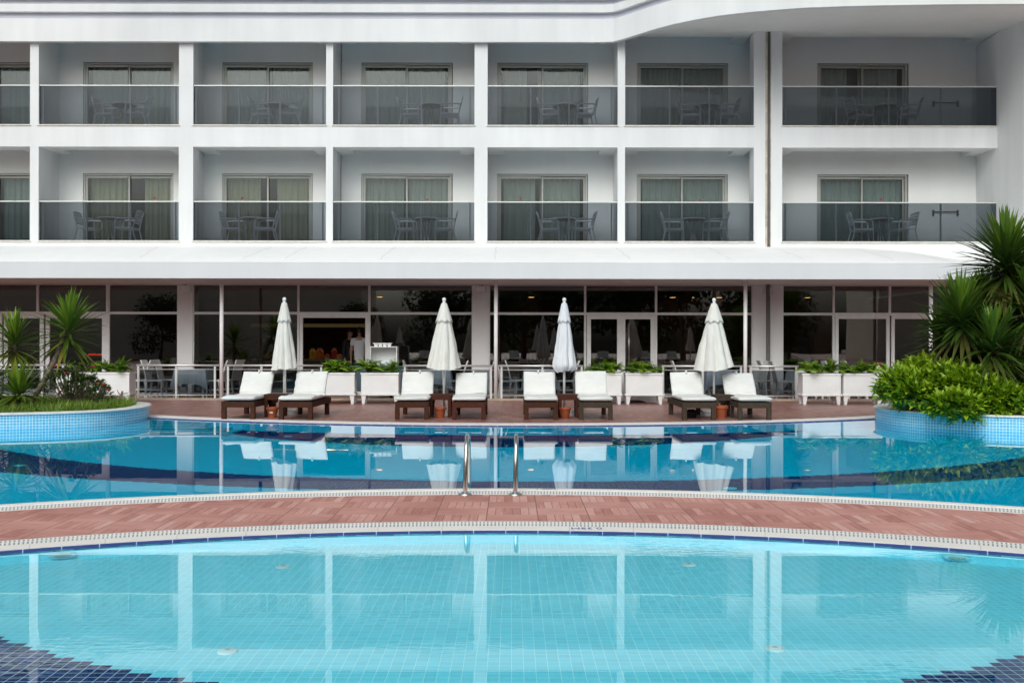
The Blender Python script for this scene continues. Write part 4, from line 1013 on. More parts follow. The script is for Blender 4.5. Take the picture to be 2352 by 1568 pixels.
def standing(name, loc, rz, label, H, top, long_sleeve, look):
    e = empty(name, loc, label, 'person', None, rz); k = H / 1.78
    P = lambda x, y, z, r: (x * k, y * k, z * k, (r[0] * k, r[1] * k) if isinstance(r, tuple) else r * k)
    ch = [[P(0, 0, .95, (.15, .105)), P(0, .005, 1.12, (.135, .095)), P(0, 0, 1.30, (.155, .105)), P(0, .01, 1.43, (.12, .08)), P(0, .005, 1.50, .055), P(0, -.01, 1.58, .052)]]
    for s in (-1, 1):
        ch.append([3, P(s * .17, .01, 1.42, .062), P(s * .225, .03, 1.16, .045), P(s * .235, -.04, .92, .030)]); wi = idx_count(ch) - 1
        hand(ch, (s * .235 * k, -.04 * k, .92 * k), None, wi, s)
        ch.append([0, P(s * .095, 0, .84, .088), P(s * .105, -.01, .50, .058), P(s * .11, .02, .10, .040), P(s * .115, -.10, .035, (.042, .03)), P(s * .115, -.16, .03, (.036, .022))])
    skin_mesh('body', ch, M['skin'], e)
    head(e, 1.665 * k, look)
    sl = [[P(0, 0, .80, (.172, .128)), P(0, 0, .90, (.172, .126)), P(0, .005, 1.12, (.155, .113)), P(0, 0, 1.30, (.175, .122)), P(0, .01, 1.44, (.135, .095)), P(0, .005, 1.49, .068)]]
    for s in (-1, 1):
        if long_sleeve: sl.append([4, P(s * .17, .01, 1.42, .078), P(s * .228, .03, 1.16, .062), P(s * .237, -.035, .95, .047)])
        else: sl.append([4, P(s * .17, .01, 1.42, .078), P(s * .205, .02, 1.26, .066)])
    skin_mesh('jacket' if long_sleeve else 'polo_shirt', sl, M[top], e)
    tr = [[P(0, 0, 1.0, (.15, .108)), P(0, 0, .90, (.16, .112))]]
    for s in (-1, 1): tr.append([1, P(s * .095, 0, .80, .098), P(s * .105, -.008, .50, .074), P(s * .11, .02, .10, .062)])
    skin_mesh('trousers', tr, M['trousers'], e)
    if long_sleeve:
        MB().taper((0, -.112 * k, 1.18 * k), (.02, .012), (0, -.085 * k, 1.46 * k), (.055, .012)).build('shirt_front', M['shirt'], e)
standing('person', (X(826, 28.0), 28.0, .012), math.pi, 'man in a white polo shirt seen from behind in the open doorway', 1.86, 'shirt', False, 0)
standing('person', (X(803, 28.6), 28.6, .012), 1.0, 'man in a dark jacket facing the white polo shirt in the doorway', 1.80, 'jacket', True, .3)
def seated(loc, rz, label):
    e = empty('person', loc, label, 'person', None, rz)
    ch = [[(0, 0, .52, (.16, .12)), (0, -.06, .72, (.14, .105)), (0, -.16, .92, (.16, .11)), (0, -.22, 1.02, (.12, .08)), (0, -.26, 1.08, .055), (0, -.30, 1.13, .052)]]
    for s in (-1, 1):
        ch.append([3, (s * .17, -.22, 1.0, .06), (s * .23, -.30, .80, .046), (s * .14, -.50, .80, .032)]); wi = idx_count(ch) - 1
        px = s * .14
        ch.append([wi, (px, -.555, .795, (.03, .016)), (px, -.60, .79, (.032, .014))]); b = idx_count(ch) - 1
        for q, ln in enumerate((.062, .074, .070, .055)): ch.append([b, (px - .027 + .018 * q, -.625, .79, .009), (px - .027 + .018 * q, -.625 - ln, .775, .0075)])
        ch.append([wi, (px - s * .03, -.56, .795, .011), (px - s * .05, -.60, .79, .009)])
        ch.append([0, (s * .10, -.12, .50, .088), (s * .12, -.44, .48, .062), (s * .12, -.42, .10, .042), (s * .12, -.54, .035, (.042, .03))])
    skin_mesh('body', ch, M['jacket'], e); head(e, 1.21, 0, (0, -.33), .25)
    return e
seated((X(1244, 28.8), 28.8, .012), -1.2, 'dark clothed person sitting bent forward behind the window left of the third parasol')
child_copy(dc, (X(1246, 28.8), 28.8, .012), math.pi / 2 + math.pi - 1.2, 'white dining chair inside carrying the seated person')

# ------------------------------------------------------------------ sun loungers
def lounger(xf, idx, label, mat, ang, yaw=0.0, strap=True, seed=0, board=True):
    Yf = 18.80; x0 = X(xf, Yf)
    e = empty('sun_lounger', (x0, Yf, 0), label, 'sun lounger', 'sun loungers beside the pool', yaw)
    W = .315; Ln = 1.62
    mb = MB(); mb.box(-W, W, -.02, .03, .225, .335); mb.box(-W, -W + .04, .03, Ln, .225, .335); mb.box(W - .04, W, .03, Ln, .225, .335); mb.box(-W + .04, W - .04, Ln - .05, Ln, .225, .335)
    mb.build('frame', M[mat], e, bevel=.005)
    mb = MB()
    for k in range(8): mb.box(-W + .04, W - .04, .06 + .13 * k, .06 + .13 * k + .09, .31, .33)
    mb.build('slats', M[mat], e)
    for sx in (-1, 1):
        for yy in (.025, 1.42): MB().box(sx * (W - .04) - .042, sx * (W - .04) + .042, yy - .04, yy + .045, 0, .224 if yy < 1 else .2245).build('leg', M[mat], e, bevel=.004)
    # back board
    ca, sa = math.cos(ang), math.sin(ang); hy, hz = 1.06, .345; BL = .55 if board else .46
    mb = MB(); b = []
    for y, z in ((0, 0), (BL, 0), (BL, .025), (0, .025)):
        for sx in (-1, 1): b.append(mb.vert((sx * (W - .03), hy + .09 + y * ca - (z - .02) * sa, hz + y * sa + (z - .02) * ca)))
    for q in ((0, 1, 3, 2), (2, 3, 5, 4), (4, 5, 7, 6), (6, 7, 1, 0), (0, 2, 4, 6), (1, 7, 5, 3)): mb.face([b[k] for k in q])
    mb.build('back_board', M['wood_red'] if mat != 'wood_grey' else M[mat], e)
    # cushion: swept pad with soft edges and creases
    mb = MB(); path = []
    T = .041; rnd = random.Random(seed); ox = rnd.uniform(0, 50)
    for i in range(14): path.append((-.055 + (hy + .03) * i / 14, .352 + T, 0))
    CL = .475
    for i in range(5):
        a = ang * i / 4; path.append((hy + .03 * i / 4, .352 + T + .012 * i, a))
    for i in range(1, 18): path.append((hy + .03 + CL * i / 17 * ca, (.352 + T + .055) + CL * i / 17 * sa, ang))
    WC = W + .0; nx = 20; secs = []
    tot = len(path)
    for i, (y, z, a) in enumerate(path):
        endt = min(i, tot - 1 - i); es = 1.0 if endt > 2 else (.55, .88, .98)[endt]
        row = []
        for k in range(nx):
            th = 2 * math.pi * k / nx
            cs, sn = math.cos(th), math.sin(th)
            px = WC * math.copysign(abs(cs) ** .28, cs); pz = T * es * math.copysign(abs(sn) ** .55, sn)
            nzv = noise.noise(Vector((px * 5 + ox, i * .33, seed))) * .018 + noise.noise(Vector((px * 2.2 + ox, i * 1.1, seed + 9))) * .016
            if sn > 0: pz += nzv * 1.3
            px *= (1 - .02 * (1 - es)) * (1 + .018 * noise.noise(Vector((i * .35, ox, k // 10))))
            row.append(mb.vert((px, y - pz * math.sin(a), z + pz * math.cos(a))))
        secs.append(row)
    for i in range(tot - 1):
        for k in range(nx): mb.face((secs[i][k], secs[i][(k + 1) % nx], secs[i + 1][(k + 1) % nx], secs[i + 1][k]))
    mb.face(secs[0][::-1]); mb.face(secs[-1])
    cu = mb.build('cushion', M['cushion'], e, smooth=True)
    yt, zt = path[-1][0], path[-1][1]
    if strap:
        sx = rnd.uniform(-.03, .05); MB().tube([(sx, yt - .05 * ca - .062 * sa, zt - .05 * sa + .062 * ca), (sx, yt - .01 * ca - .05 * sa, zt + .045 * ca + .01), (sx, yt + .03, zt + .03), (sx, yt + .07, zt - .02)], .016, 6).build('strap', M['cushion'], cu)
    return e
LG = [(547, 'dark wood sun lounger with rumpled white cushion, leftmost of the row', 'wood', .98, -.04, True), (679, 'dark wood sun lounger with white cushion, right of the first parasol', 'wood', 1.02, -.04, True),
      (946, 'dark wood sun lounger with white cushion, left of the second parasol', 'wood', 1.0, 0, True), (1077, 'dark wood sun lounger with creased white cushion, right of the second parasol', 'wood_red', .93, 0, True),
      (1243, 'dark wood sun lounger with white cushion, left of the third parasol', 'wood', 1.02, 0, True), (1369, 'greyish wood sun lounger with the smoothest white cushion, right of the third parasol', 'wood_grey', 1.08, 0, False),
      (1606, 'weathered wood sun lounger with white cushion and black bag beneath, left of the fourth parasol', 'wood_grey', 1.0, 0.02, True), (1734, 'weathered wood sun lounger with white cushion, rightmost of the row', 'wood_grey', .93, 0.02, True)]
for i, (x, lb, mt, an, yw, stp) in enumerate(LG): lounger(x, i, lb, mt, an, yw, stp, seed=i * 7 + 3, board=stp)

# ------------------------------------------------------------------ parasols, side tables, pots
def parasol(x, label, mat, rb, zbot, seed, lean):
    Y = 20.05; e = empty('parasol', (X(x, Y), Y, 0), label, 'parasol', 'closed parasols beside the loungers')
    sq = [(.27, .0), (.27, .085), (.24, .105), (.05, .11), (.05, .16)]
    MB().lathe(sq, n=24).build('base', M['white_paint'], e)
    MB().tube([(0, 0, .11), (0, 0, 2.27)], .024, 12).build('pole', M['white_paint'], e, smooth=True)
    MB().lathe([(.034, 2.235), (.036, 2.25), (.022, 2.262), (.035, 2.285), (.04, 2.31), (.032, 2.335), (.008, 2.348)], n=16).build('finial', M['white_paint'], e, smooth=True)
    rnd = random.Random(seed); ph = rnd.uniform(0, 6); n = 96; rows = 34; mb = MB(); rings = []
    amp = [rnd.uniform(.7, 1.3) for _ in range(8)]
    for j in range(rows + 1):
        t = j / rows; z = 2.23 - (2.23 - zbot) * t
        r0 = .035 + (rb - .035) * (t ** .82); row = []
        if t > .93 and seed % 2: r0 *= 1 - .35 * (t - .93) / .07
        for k in range(n):
            a = 2 * math.pi * k / n; s = int((a + ph) / (2 * math.pi) * 8) % 8
            fold = abs(math.cos(4 * (a + ph) + .5 * math.sin(t * 3 + seed)))
            r = r0 * (1 + (.22 * min(1, t * 1.6)) * (fold ** .8 - .62) * amp[s]) + .008 * noise.noise(Vector((math.cos(a) * 2.5, math.sin(a) * 2.5, t * 7 + seed))) * (1 + t)
            zz = z + (t ** 10) * (.022 * math.sin(2 * a + ph) + .02 * (fold - .5)) + lean * math.cos(a) * t ** 6 * .05
            row.append(mb.vert((r * math.cos(a), r * math.sin(a), zz)))
        rings.append(row)
    for j in range(rows):
        for k in range(n): mb.face((rings[j][k], rings[j][(k + 1) % n], rings[j + 1][(k + 1) % n], rings[j + 1][k]))
    cv = mb.build('canopy', M[mat], e, smooth=True)
    mb = MB(); rings = []; zf = 2.23 - .375
    for j in range(9):
        t = j / 8; row = []
        for k in range(n):
            a = 2 * math.pi * k / n; sc = abs(math.sin(4 * (a + ph)))
            tt = (2.235 - (2.235 - zf) * t)
            T_ = max(0.0, (2.23 - tt) / (2.23 - zbot)); r = .040 + (rb - .035) * (T_ ** .82) + .012 * t + .005; fold = abs(math.cos(4 * (a + ph)))
            r *= 1 + .13 * t * (fold - .6)
            row.append(mb.vert((r * math.cos(a), r * math.sin(a), tt + t ** 3 * .04 * (1 - sc ** 1.2) * -1 + .02 * t ** 3)))
        rings.append(row)
    for j in range(8):
        for k in range(n): mb.face((rings[j][k], rings[j][(k + 1) % n], rings[j + 1][(k + 1) % n], rings[j + 1][k]))
    vf = mb.build('vent_flap', M[mat], e, smooth=True); sd = vf.modifiers.new('th', 'SOLIDIFY'); sd.thickness = .006
parasol(653, 'closed cream parasol with a ragged hem, leftmost of the four', 'parasol_cream', .245, .90, 2, 1)
parasol(1020, 'closed wide cream parasol, second from the left', 'parasol_cream', .32, .92, 4, 0)
parasol(1296, 'narrowest and whitest closed parasol, third from the left', 'parasol_white', .235, .87, 5, 0)
parasol(1640, 'broadest closed cream parasol with a drooping hem, rightmost of the four', 'parasol_cream', .375, .92, 8, 1)
def side_table(x, w, label, mat):
    Y = 19.62; e = empty('side_table', (X(x, Y), Y, 0), label, 'side table', 'low wooden side tables')
    mb = MB()
    for k in range(4): mb.box(-w, w, -.22 + .112 * k, -.22 + .112 * k + .102, .405, .435)
    mb.box(-w + .02, w - .02, -.215, -.19, .33, .404); mb.box(-w + .02, w - .02, .19, .215, .33, .404)
    mb.build('table_top', M[mat], e, bevel=.004)
    for sx in (-1, 1):
        for sy in (-1, 1): MB().box(sx * (w - .05) - .03, sx * (w - .05) + .03, sy * .18 - .03, sy * .18 + .03, 0, .329).build('leg', M[mat], e, bevel=.003)
for x, w, lb, mt in ((634, .20, 'dark wood side table by the first parasol', 'wood'), (1013, .228, 'reddish wood side table by the second parasol', 'wood_red'), (1305, .213, 'reddish wood side table by the third parasol', 'wood_red'), (1660, .20, 'dark wood side table by the fourth parasol', 'wood_grey')): side_table(x, w, lb, mt)
for x, lb, st in ((626, 'terracotta pot with a small pale sticker under the first side table', True), (1011, 'terracotta pot under the second side table', False), (1298, 'terracotta pot under the third side table', False), (1656, 'large terracotta pot beside the weathered lounger by the fourth parasol', False)):
    Y = 19.30; e = empty('flower_pot', (X(x, Y), Y, 0), lb, 'flower pot', 'terracotta pots under the side tables'); k = 1.2 if x == 1656 else 1.0
    MB().lathe([(.078 * k, 0), (.105 * k, .16 * k), (.095 * k, .16 * k), (.07 * k, .03)], n=24).build('pot', M['terracotta'], e, smooth=False)
    MB().lathe([(.108 * k, .155 * k), (.12 * k, .16 * k), (.12 * k, .195 * k), (.105 * k, .2 * k), (.102 * k, .16 * k)], n=24).build('rim', M['terracotta'], e)
    if st: MB().box(-.03, .03, -.098, -.092, .085, .115).build('sticker', M['sill'], e)
Y = 19.5; e = empty('black_bag', (X(1588, Y), Y, 0), 'black bag with a strap lying under a weathered sun lounger', 'bag')
mb = MB(); rings = []
for j in range(7):
    z = (.0, .02, .07, .11, .14, .155, .15)[j]; s = (.85, 1, 1.02, .97, .85, .55, .1)[j]
    rings.append([mb.vert((s * .10 * math.copysign(abs(math.cos(k * math.pi / 8)) ** .5, math.cos(k * math.pi / 8)) * (1 + .06 * math.sin(k * 2 + j)), s * .08 * math.copysign(abs(math.sin(k * math.pi / 8)) ** .5, math.sin(k * math.pi / 8)), z)) for k in range(16)])
for j in range(6):
    for k in range(16): mb.face((rings[j][k], rings[j][(k + 1) % 16], rings[j + 1][(k + 1) % 16], rings[j + 1][k]))
mb.face(rings[0][::-1]); mb.face(rings[-1]); mb.build('body', M['black_bag'], e, smooth=True)
MB().tube([(.09, 0, .09), (.15, 0, .11), (.20, .02, .13), (.23, .05, .10)], .010, 6).build('strap', M['black_bag'], e, smooth=True)

# pool grab rails
for x, lb in ((1069, 'bent stainless steel grab rail at the pool edge, left one of the pair'), (1184, 'bent stainless steel grab rail at the pool edge, right one of the pair')):
    Y = 9.60; e = empty('grab_rail', (X(x, Y), Y, 0), lb, 'grab rail', 'grab rails of the pool ladder')
    pts = [tuple(p) for p in catmull([(0, 0, 0), (.002, .015, .2), (.006, .05, .40), (.009, .12, .505), (.011, .25, .545), (.012, .40, .50), (.012, .50, .36), (.012, .54, .15), (.012, .56, -.14)], 6)]
    MB().tube(pts, .0215, 16).build('tube', M['chrome'], e, smooth=True)
    MB().lathe([(.065, .002), (.062, .012), (.04, .02), (.026, .03)], n=24).build('flange', M['steel'], e, smooth=False)

# ------------------------------------------------------------------ plants
def blade(mb, age, base, d, ln, w, droop, a, rnd, seg=5, fold=.35):
    d = Vector(d).normalized(); side = d.cross(Vector((0, 0, 1)))
    if side.length < .05: side = Vector((math.cos(rnd.uniform(0, 6)), math.sin(rnd.uniform(0, 6)), 0))
    side.normalize(); p = Vector(base); rows = []
    for i in range(seg + 1):
        t = i / seg; ww = w * (.55 + 1.1 * t if t < .4 else .99 * (1 - ((t - .4) / .6) ** 1.6)) if i < seg else 0.001
        up = side.cross(d).normalized()
        rows.append((mb.vert(p - side * ww + up * ww * fold), mb.vert(p), mb.vert(p + side * ww + up * ww * fold))); age += [a, a, a]
        d = (d + Vector((0, 0, -droop / seg))).normalized(); p = p + d * (ln / seg)
    for i in range(seg):
        for k in (0, 1): mb.face((rows[i][k], rows[i][k + 1], rows[i + 1][k + 1], rows[i + 1][k]))
def yucca(loc, heads, base, label, mat, group, seed, nb=150):
    """heads: list of (x, y, z, length, skirt length) in world; base: ground point"""
    rnd = random.Random(seed); e = empty('yucca', loc, label, 'yucca', group); o = Vector(loc)
    tb = MB()
    for hd in heads:
        h = Vector(hd[:3]) - o; b = Vector(base) - o; midp = b.lerp(h, .5) + Vector((rnd.uniform(-.05, .05), rnd.uniform(-.05, .05), -.03))
        ps = [tuple(q) for q in catmull([tuple(b), tuple(midp), tuple(h)], 6)]
        tb.tube(ps, [.055 - .02 * i / len(ps) + .006 * math.sin(i * 2.2) for i in range(len(ps))], 10)
    tb.build('trunk', M['bark'], e, smooth=True)
    for hd in heads:
        mb = MB(); age = []; h = Vector(hd[:3]) - o; ln, skirt = hd[3], hd[4]
        ax = Vector((hd[5] if len(hd) > 5 else 0, 0, 1)).normalized()
        for i in range(nb):
            t = (i + .5) / nb                              # 0 = young, upright
            el = R(86) - R(128) * t ** 1.05 + rnd.uniform(-.2, .2); az = i * 2.39996 + rnd.uniform(-.45, .45)
            el = max(el, -R(82))
            d = Vector((math.cos(az) * math.cos(el), math.sin(az) * math.cos(el), math.sin(el))) + ax * .25 * (1 - t)
            bp = h - ax * (skirt * t) + Vector((math.cos(az), math.sin(az), 0)) * .03
            a = .08 + .42 * min(1, t * 2.2) if t < .78 else .5 + .5 * (t - .78) / .22 * rnd.uniform(.3, 1.1)
            blade(mb, age, bp, d, ln * rnd.uniform(.75, 1.12) * (.82 + .26 * min(1, t * 1.8)) * (.8 if t < .06 else 1), .024 * 1.45 * rnd.uniform(.8, 1.15) * (ln / .65) ** .5, rnd.uniform(.05, .32) + .4 * (t > .3) * rnd.random(), min(1, max(0, a + rnd.uniform(-.06, .06))), rnd)
        mb.age = age; mb.build('crown', M[mat], e, smooth=False)
    return e
def W(x, y, Y): return (X(x, Y), Y, Z(y, Y))
SZ = .235
Yl = 19.3; yucca((X(38, Yl), Yl, SZ), [(*W(33, 768, Yl), .64, .42)], (X(42, Yl), Yl, SZ), 'upright yucca at the left edge behind the low rosette', 'yucca', 'yuccas in the raised planters', 1, 95)
Yl = 18.8; yucca((X(78, Yl), Yl, SZ), [(*W(160, 735, Yl), .74, .46, .12)], (X(66, Yl), Yl, SZ), 'tallest left yucca leaning right on a slanted bare trunk', 'yucca', 'yuccas in the raised planters', 2, 120)
Yl = 18.1; yucca((X(43, Yl), Yl, SZ), [(*W(42, 901, Yl), .68, .10)], (X(42, Yl), Yl, SZ), 'low trunkless yucca rosette in the grass at the left edge', 'yucca', 'yuccas in the raised planters', 3, 75)
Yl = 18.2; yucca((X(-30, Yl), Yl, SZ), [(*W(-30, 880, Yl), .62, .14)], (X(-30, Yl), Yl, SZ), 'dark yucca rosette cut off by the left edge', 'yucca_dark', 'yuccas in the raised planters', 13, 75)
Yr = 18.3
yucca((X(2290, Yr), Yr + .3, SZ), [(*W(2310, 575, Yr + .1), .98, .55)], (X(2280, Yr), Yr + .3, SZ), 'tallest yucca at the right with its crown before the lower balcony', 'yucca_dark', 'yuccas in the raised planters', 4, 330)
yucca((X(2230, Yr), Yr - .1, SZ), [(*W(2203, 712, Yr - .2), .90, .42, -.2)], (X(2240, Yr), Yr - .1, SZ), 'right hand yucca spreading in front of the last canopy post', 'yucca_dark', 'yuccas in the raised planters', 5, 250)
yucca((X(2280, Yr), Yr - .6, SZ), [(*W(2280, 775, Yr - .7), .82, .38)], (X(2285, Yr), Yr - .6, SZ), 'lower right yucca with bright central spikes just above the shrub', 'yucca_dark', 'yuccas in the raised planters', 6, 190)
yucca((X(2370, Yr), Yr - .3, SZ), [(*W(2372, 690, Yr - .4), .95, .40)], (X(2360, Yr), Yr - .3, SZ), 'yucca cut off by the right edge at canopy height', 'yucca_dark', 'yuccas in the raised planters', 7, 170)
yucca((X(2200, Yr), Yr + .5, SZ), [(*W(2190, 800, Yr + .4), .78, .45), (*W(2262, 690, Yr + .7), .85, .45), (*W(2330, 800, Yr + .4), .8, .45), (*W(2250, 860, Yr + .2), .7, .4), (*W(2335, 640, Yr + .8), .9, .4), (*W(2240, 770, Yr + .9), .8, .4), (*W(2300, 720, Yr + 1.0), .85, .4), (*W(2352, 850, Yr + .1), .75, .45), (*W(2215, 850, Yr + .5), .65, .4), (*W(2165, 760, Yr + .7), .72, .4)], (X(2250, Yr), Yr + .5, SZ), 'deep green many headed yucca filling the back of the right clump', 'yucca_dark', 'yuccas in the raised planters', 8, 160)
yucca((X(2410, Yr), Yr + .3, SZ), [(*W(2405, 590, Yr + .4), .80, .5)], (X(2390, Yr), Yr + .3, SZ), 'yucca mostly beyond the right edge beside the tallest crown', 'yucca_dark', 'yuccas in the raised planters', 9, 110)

def leaf(mb, age, p, d, ln, w, a, rnd, curl=.25):
    d = d.normalized(); side = d.cross(Vector((rnd.uniform(-.4, .4), rnd.uniform(-.4, .4), 1))).normalized(); up = side.cross(d).normalized()
    q0 = p; q1 = p + d * ln * .45 + up * ln * .06; q2 = p + d * ln - up * ln * curl
    v = [mb.vert(q0), mb.vert(q1 - side * w + up * w * .3), mb.vert(q1), mb.vert(q1 + side * w + up * w * .3), mb.vert(q2)]; age += [a] * 5
    mb.face((v[0], v[2], v[1])); mb.face((v[0], v[3], v[2])); mb.face((v[1], v[2], v[4])); mb.face((v[2], v[3], v[4]))
def shrub(name, loc, lumps, n, ln, w, mat, label, group, seed, stems=True, cat='shrub'):
    rnd = random.Random(seed); e = empty(name, loc, label, cat, group); o = Vector(loc); mb = MB(); age = []; tb = MB()
    for (c, r, share) in lumps:
        c = Vector(c) - o
        for i in range(int(n * share)):
            while True:
                v = Vector((rnd.gauss(0, 1), rnd.gauss(0, 1), rnd.gauss(0, 1)))
                if v.length > .01: break
            v.normalize()
            if v.z < -.45: v.z = -v.z
            rad = rnd.uniform(.5, 1.0) ** .45 * (1 + .16 * noise.noise(v * 2.3 + Vector((seed, 0, 0)))) 
            p = c + Vector((v.x * r[0], v.y * r[1], v.z * r[2])) * rad
            shoot = (v + Vector((0, 0, .55)) + Vector((rnd.uniform(-.5, .5), rnd.uniform(-.5, .5), rnd.uniform(-.2, .5)))).normalized()
            depth = 1 - rad
            if p.z + o.z < (SZ + .01 if name != 'shrub' or p.y + o.y > 17.3 else .10): continue
            for k in range(8):
                az = k * 2.4 + rnd.random(); ref = shoot.orthogonal().normalized(); rf2 = shoot.cross(ref)
                sp = rnd.uniform(.5, 1.3) * (1 if k > 1 else .4)
                d = shoot + (ref * math.cos(az) + rf2 * math.sin(az)) * sp
                a = min(1, max(0, .30 + .5 * (k > 2) * rnd.random() - .3 * (k < 2) + rnd.uniform(-.15, .25)))
                leaf(mb, age, p + shoot * (ln * .13 * (7 - k)), d, ln * rnd.uniform(.7, 1.15), w * rnd.uniform(.8, 1.15), a, rnd, rnd.uniform(.05, .35))
            if stems and i % 3 == 0: tb.tube([tuple(Vector((c.x * .6, c.y * .6, 0)) + Vector((v.x * .05, v.y * .05, 0))), tuple(Vector(p) * .5 + Vector((c.x * .3, c.y * .3, 0))), tuple(p + shoot * .08)], [.008, .006, .003], 4, cap=False)
    mb.age = age; mb.build('foliage', M[mat], e)
    if stems: tb.build('stems', M['bark'], e)
    return e
Yb = 17.85
GR = 'glossy shrubs in the right planter'
def P_(x, y, Y): return W(x, y, Y)
shrub('shrub', (X(2100, Yb), Yb + .15, SZ), [(P_(2085, 912, 18.0), (.40, .40, .30), .34), (P_(2118, 888, 18.2), (.40, .40, .28), .26), (P_(2062, 892, 18.2), (.24, .3, .22), .10), (P_(2125, 862, 18.4), (.30, .3, .18), .10), (P_(2122, 925, 17.8), (.40, .36, .22), .2)], 520, .19, .037, 'bush', 'bright green glossy shrub at the left tip of the right planter', GR, 21)
shrub('shrub', (X(2200, Yb), Yb - .05, SZ), [(P_(2175, 902, 17.75), (.40, .40, .30), .34), (P_(2222, 905, 17.6), (.36, .36, .32), .24), (P_(2195, 945, 17.06), (.34, .16, .16), .20), (P_(2215, 962, 16.95), (.16, .08, .14), .08), (P_(2180, 878, 18.0), (.30, .3, .18), .14)], 520, .19, .038, 'bush', 'glossy shrub hanging over the mosaic wall of the right planter', GR, 22)
shrub('shrub', (X(2290, Yb), Yb - .3, SZ), [(P_(2262, 925, 17.4), (.34, .36, .30), .45), (P_(2305, 935, 17.25), (.34, .34, .24), .4), (P_(2290, 885, 17.6), (.16, .2, .22), .15)], 330, .19, .037, 'bush', 'lower sparser glossy shrub beneath the yuccas at the right edge', GR, 23)
Yr2 = 19.0
shrub('rose_bush', (X(175, Yr2), Yr2, SZ), [((X(150, Yr2), Yr2, .56), (.38, .4, .36), .4), ((X(190, Yr2), Yr2 + .1, .48), (.36, .4, .30), .35), ((X(185, Yr2), Yr2, .85), (.28, .3, .26), .1), ((X(232, Yr2), Yr2, .42), (.22, .25, .20), .15)], 520, .060, .015, 'rose_leaf', 'thin dark rose bush with few red blooms in the grassy planter', None, 31)
rb = bpy.data.objects['rose_bush']; ro = Vector(rb.location)
for cx_, cy_ in ((126, 842), (214, 843), (239, 884), (248, 896), (138, 900), (226, 882), (150, 857)):
    p = Vector(W(cx_, cy_, Yr2 - .32)) - ro; q = MB()
    for k in range(9):
        a = k * 2.4; r_ = .006 + .0022 * k
        q.lathe([(.004, -.012), (.014, 0), (.010, .014), (.003, .016)], (r_ * math.cos(a), r_ * math.sin(a)), 6)
    o = q.build('rose', M['rose_red'], rb); o.location = p
e = empty('dry_stump', (X(279, 19.4), 19.4, SZ), 'bare forked dry stump at the right end of the grassy planter', 'stump')
MB().tube([(-.03, 0, -.05), (-.01, 0, .12), (.02, 0, .26)], [.035, .028, .02], 8).build('trunk', M['bark'], e, smooth=True)
for q in ([(0, 0, .17), (-.06, 0, .23), (-.08, 0, .29)], [(.01, 0, .2), (.07, .02, .22), (.13, .02, .225)], [(.005, 0, .15), (-.05, -.02, .16), (-.09, -.02, .15)]): MB().tube(q, [.012, .009, .004], 6).build('branch', M['bark'], e, smooth=True)
# grass
rnd = random.Random(5); mb = MB(); age = []
poly = [(p.x, p.y) for p in catmull([(a, b, 0) for a, b in LO], 6)]
def inside(x, y, poly):
    c = False; j = len(poly) - 1
    for i in range(len(poly)):
        if (poly[i][1] > y) != (poly[j][1] > y) and x < (poly[j][0] - poly[i][0]) * (y - poly[i][1]) / (poly[j][1] - poly[i][1]) + poly[i][0]: c = not c
        j = i
    return c
cent = Vector((-10, 18.7, 0)); cnt = 0
while cnt < 15000:
    x, y = rnd.uniform(-11.2, -7), rnd.uniform(16.4, 21)
    sx, sy = cent.x + (x - cent.x) * 1.09 - 0, cent.y + (y - cent.y) * 1.14
    if not inside(sx, sy, poly): continue
    cnt += 1; az = rnd.uniform(0, 6.283); d = Vector((.45 * math.cos(az), .45 * math.sin(az), 1))
    blade(mb, age, (x, y, TOPZ - .06), d, rnd.uniform(.10, .24) * (1.15 + .5 * noise.noise(Vector((x * 2, y * 2, 0)))), (.0065), rnd.uniform(.2, 1.0), min(1, max(0, rnd.gauss(.38, .25))), rnd, 2, .1)
mb.age = age; g = mb.build('grass', M['grass']); tag(g, 'rough green grass filling the left raised planter', 'grass', kind='stuff')

# white planter boxes with ferns
def planter_box(x0, x1, y_top, label):
    Y = 23.6; a, b = X(x0, Y), X(x1, Y); w = (b - a) / 2; e = empty('planter_box', ((a + b) / 2, Y, 0), label, 'planter box', 'white planter boxes along the terrace')
    mb = MB(); D_ = .2
    mb.box(-w + .015, w - .015, -D_, D_, .245, .69); mb.build('box', M['planter'], e, bevel=.006)
    mb = MB(); mb.box(-w, w, -D_ - .015, D_ + .015, .69, .735); mb.build('top_rim', M['planter'], e, bevel=.006)
    mb = MB(); mb.box(-w - .008, w + .008, -D_ - .02, D_ + .02, .205, .244); mb.build('bottom_rim', M['planter'], e, bevel=.006)
    for sx in (-1, 1):
        for sy in (-1, 1): MB().taper((sx * (w - .065), sy * (D_ - .04), 0), (.03, .03), (sx * (w - .075), sy * (D_ - .04), .204), (.055, .045)).build('leg', M['planter'], e, bevel=.004)
    MB().box(-w + .03, w - .03, -D_ + .01, D_ - .01, .735, .742).build('soil', M['soil'], e)
    return (a + b) / 2, Y, w
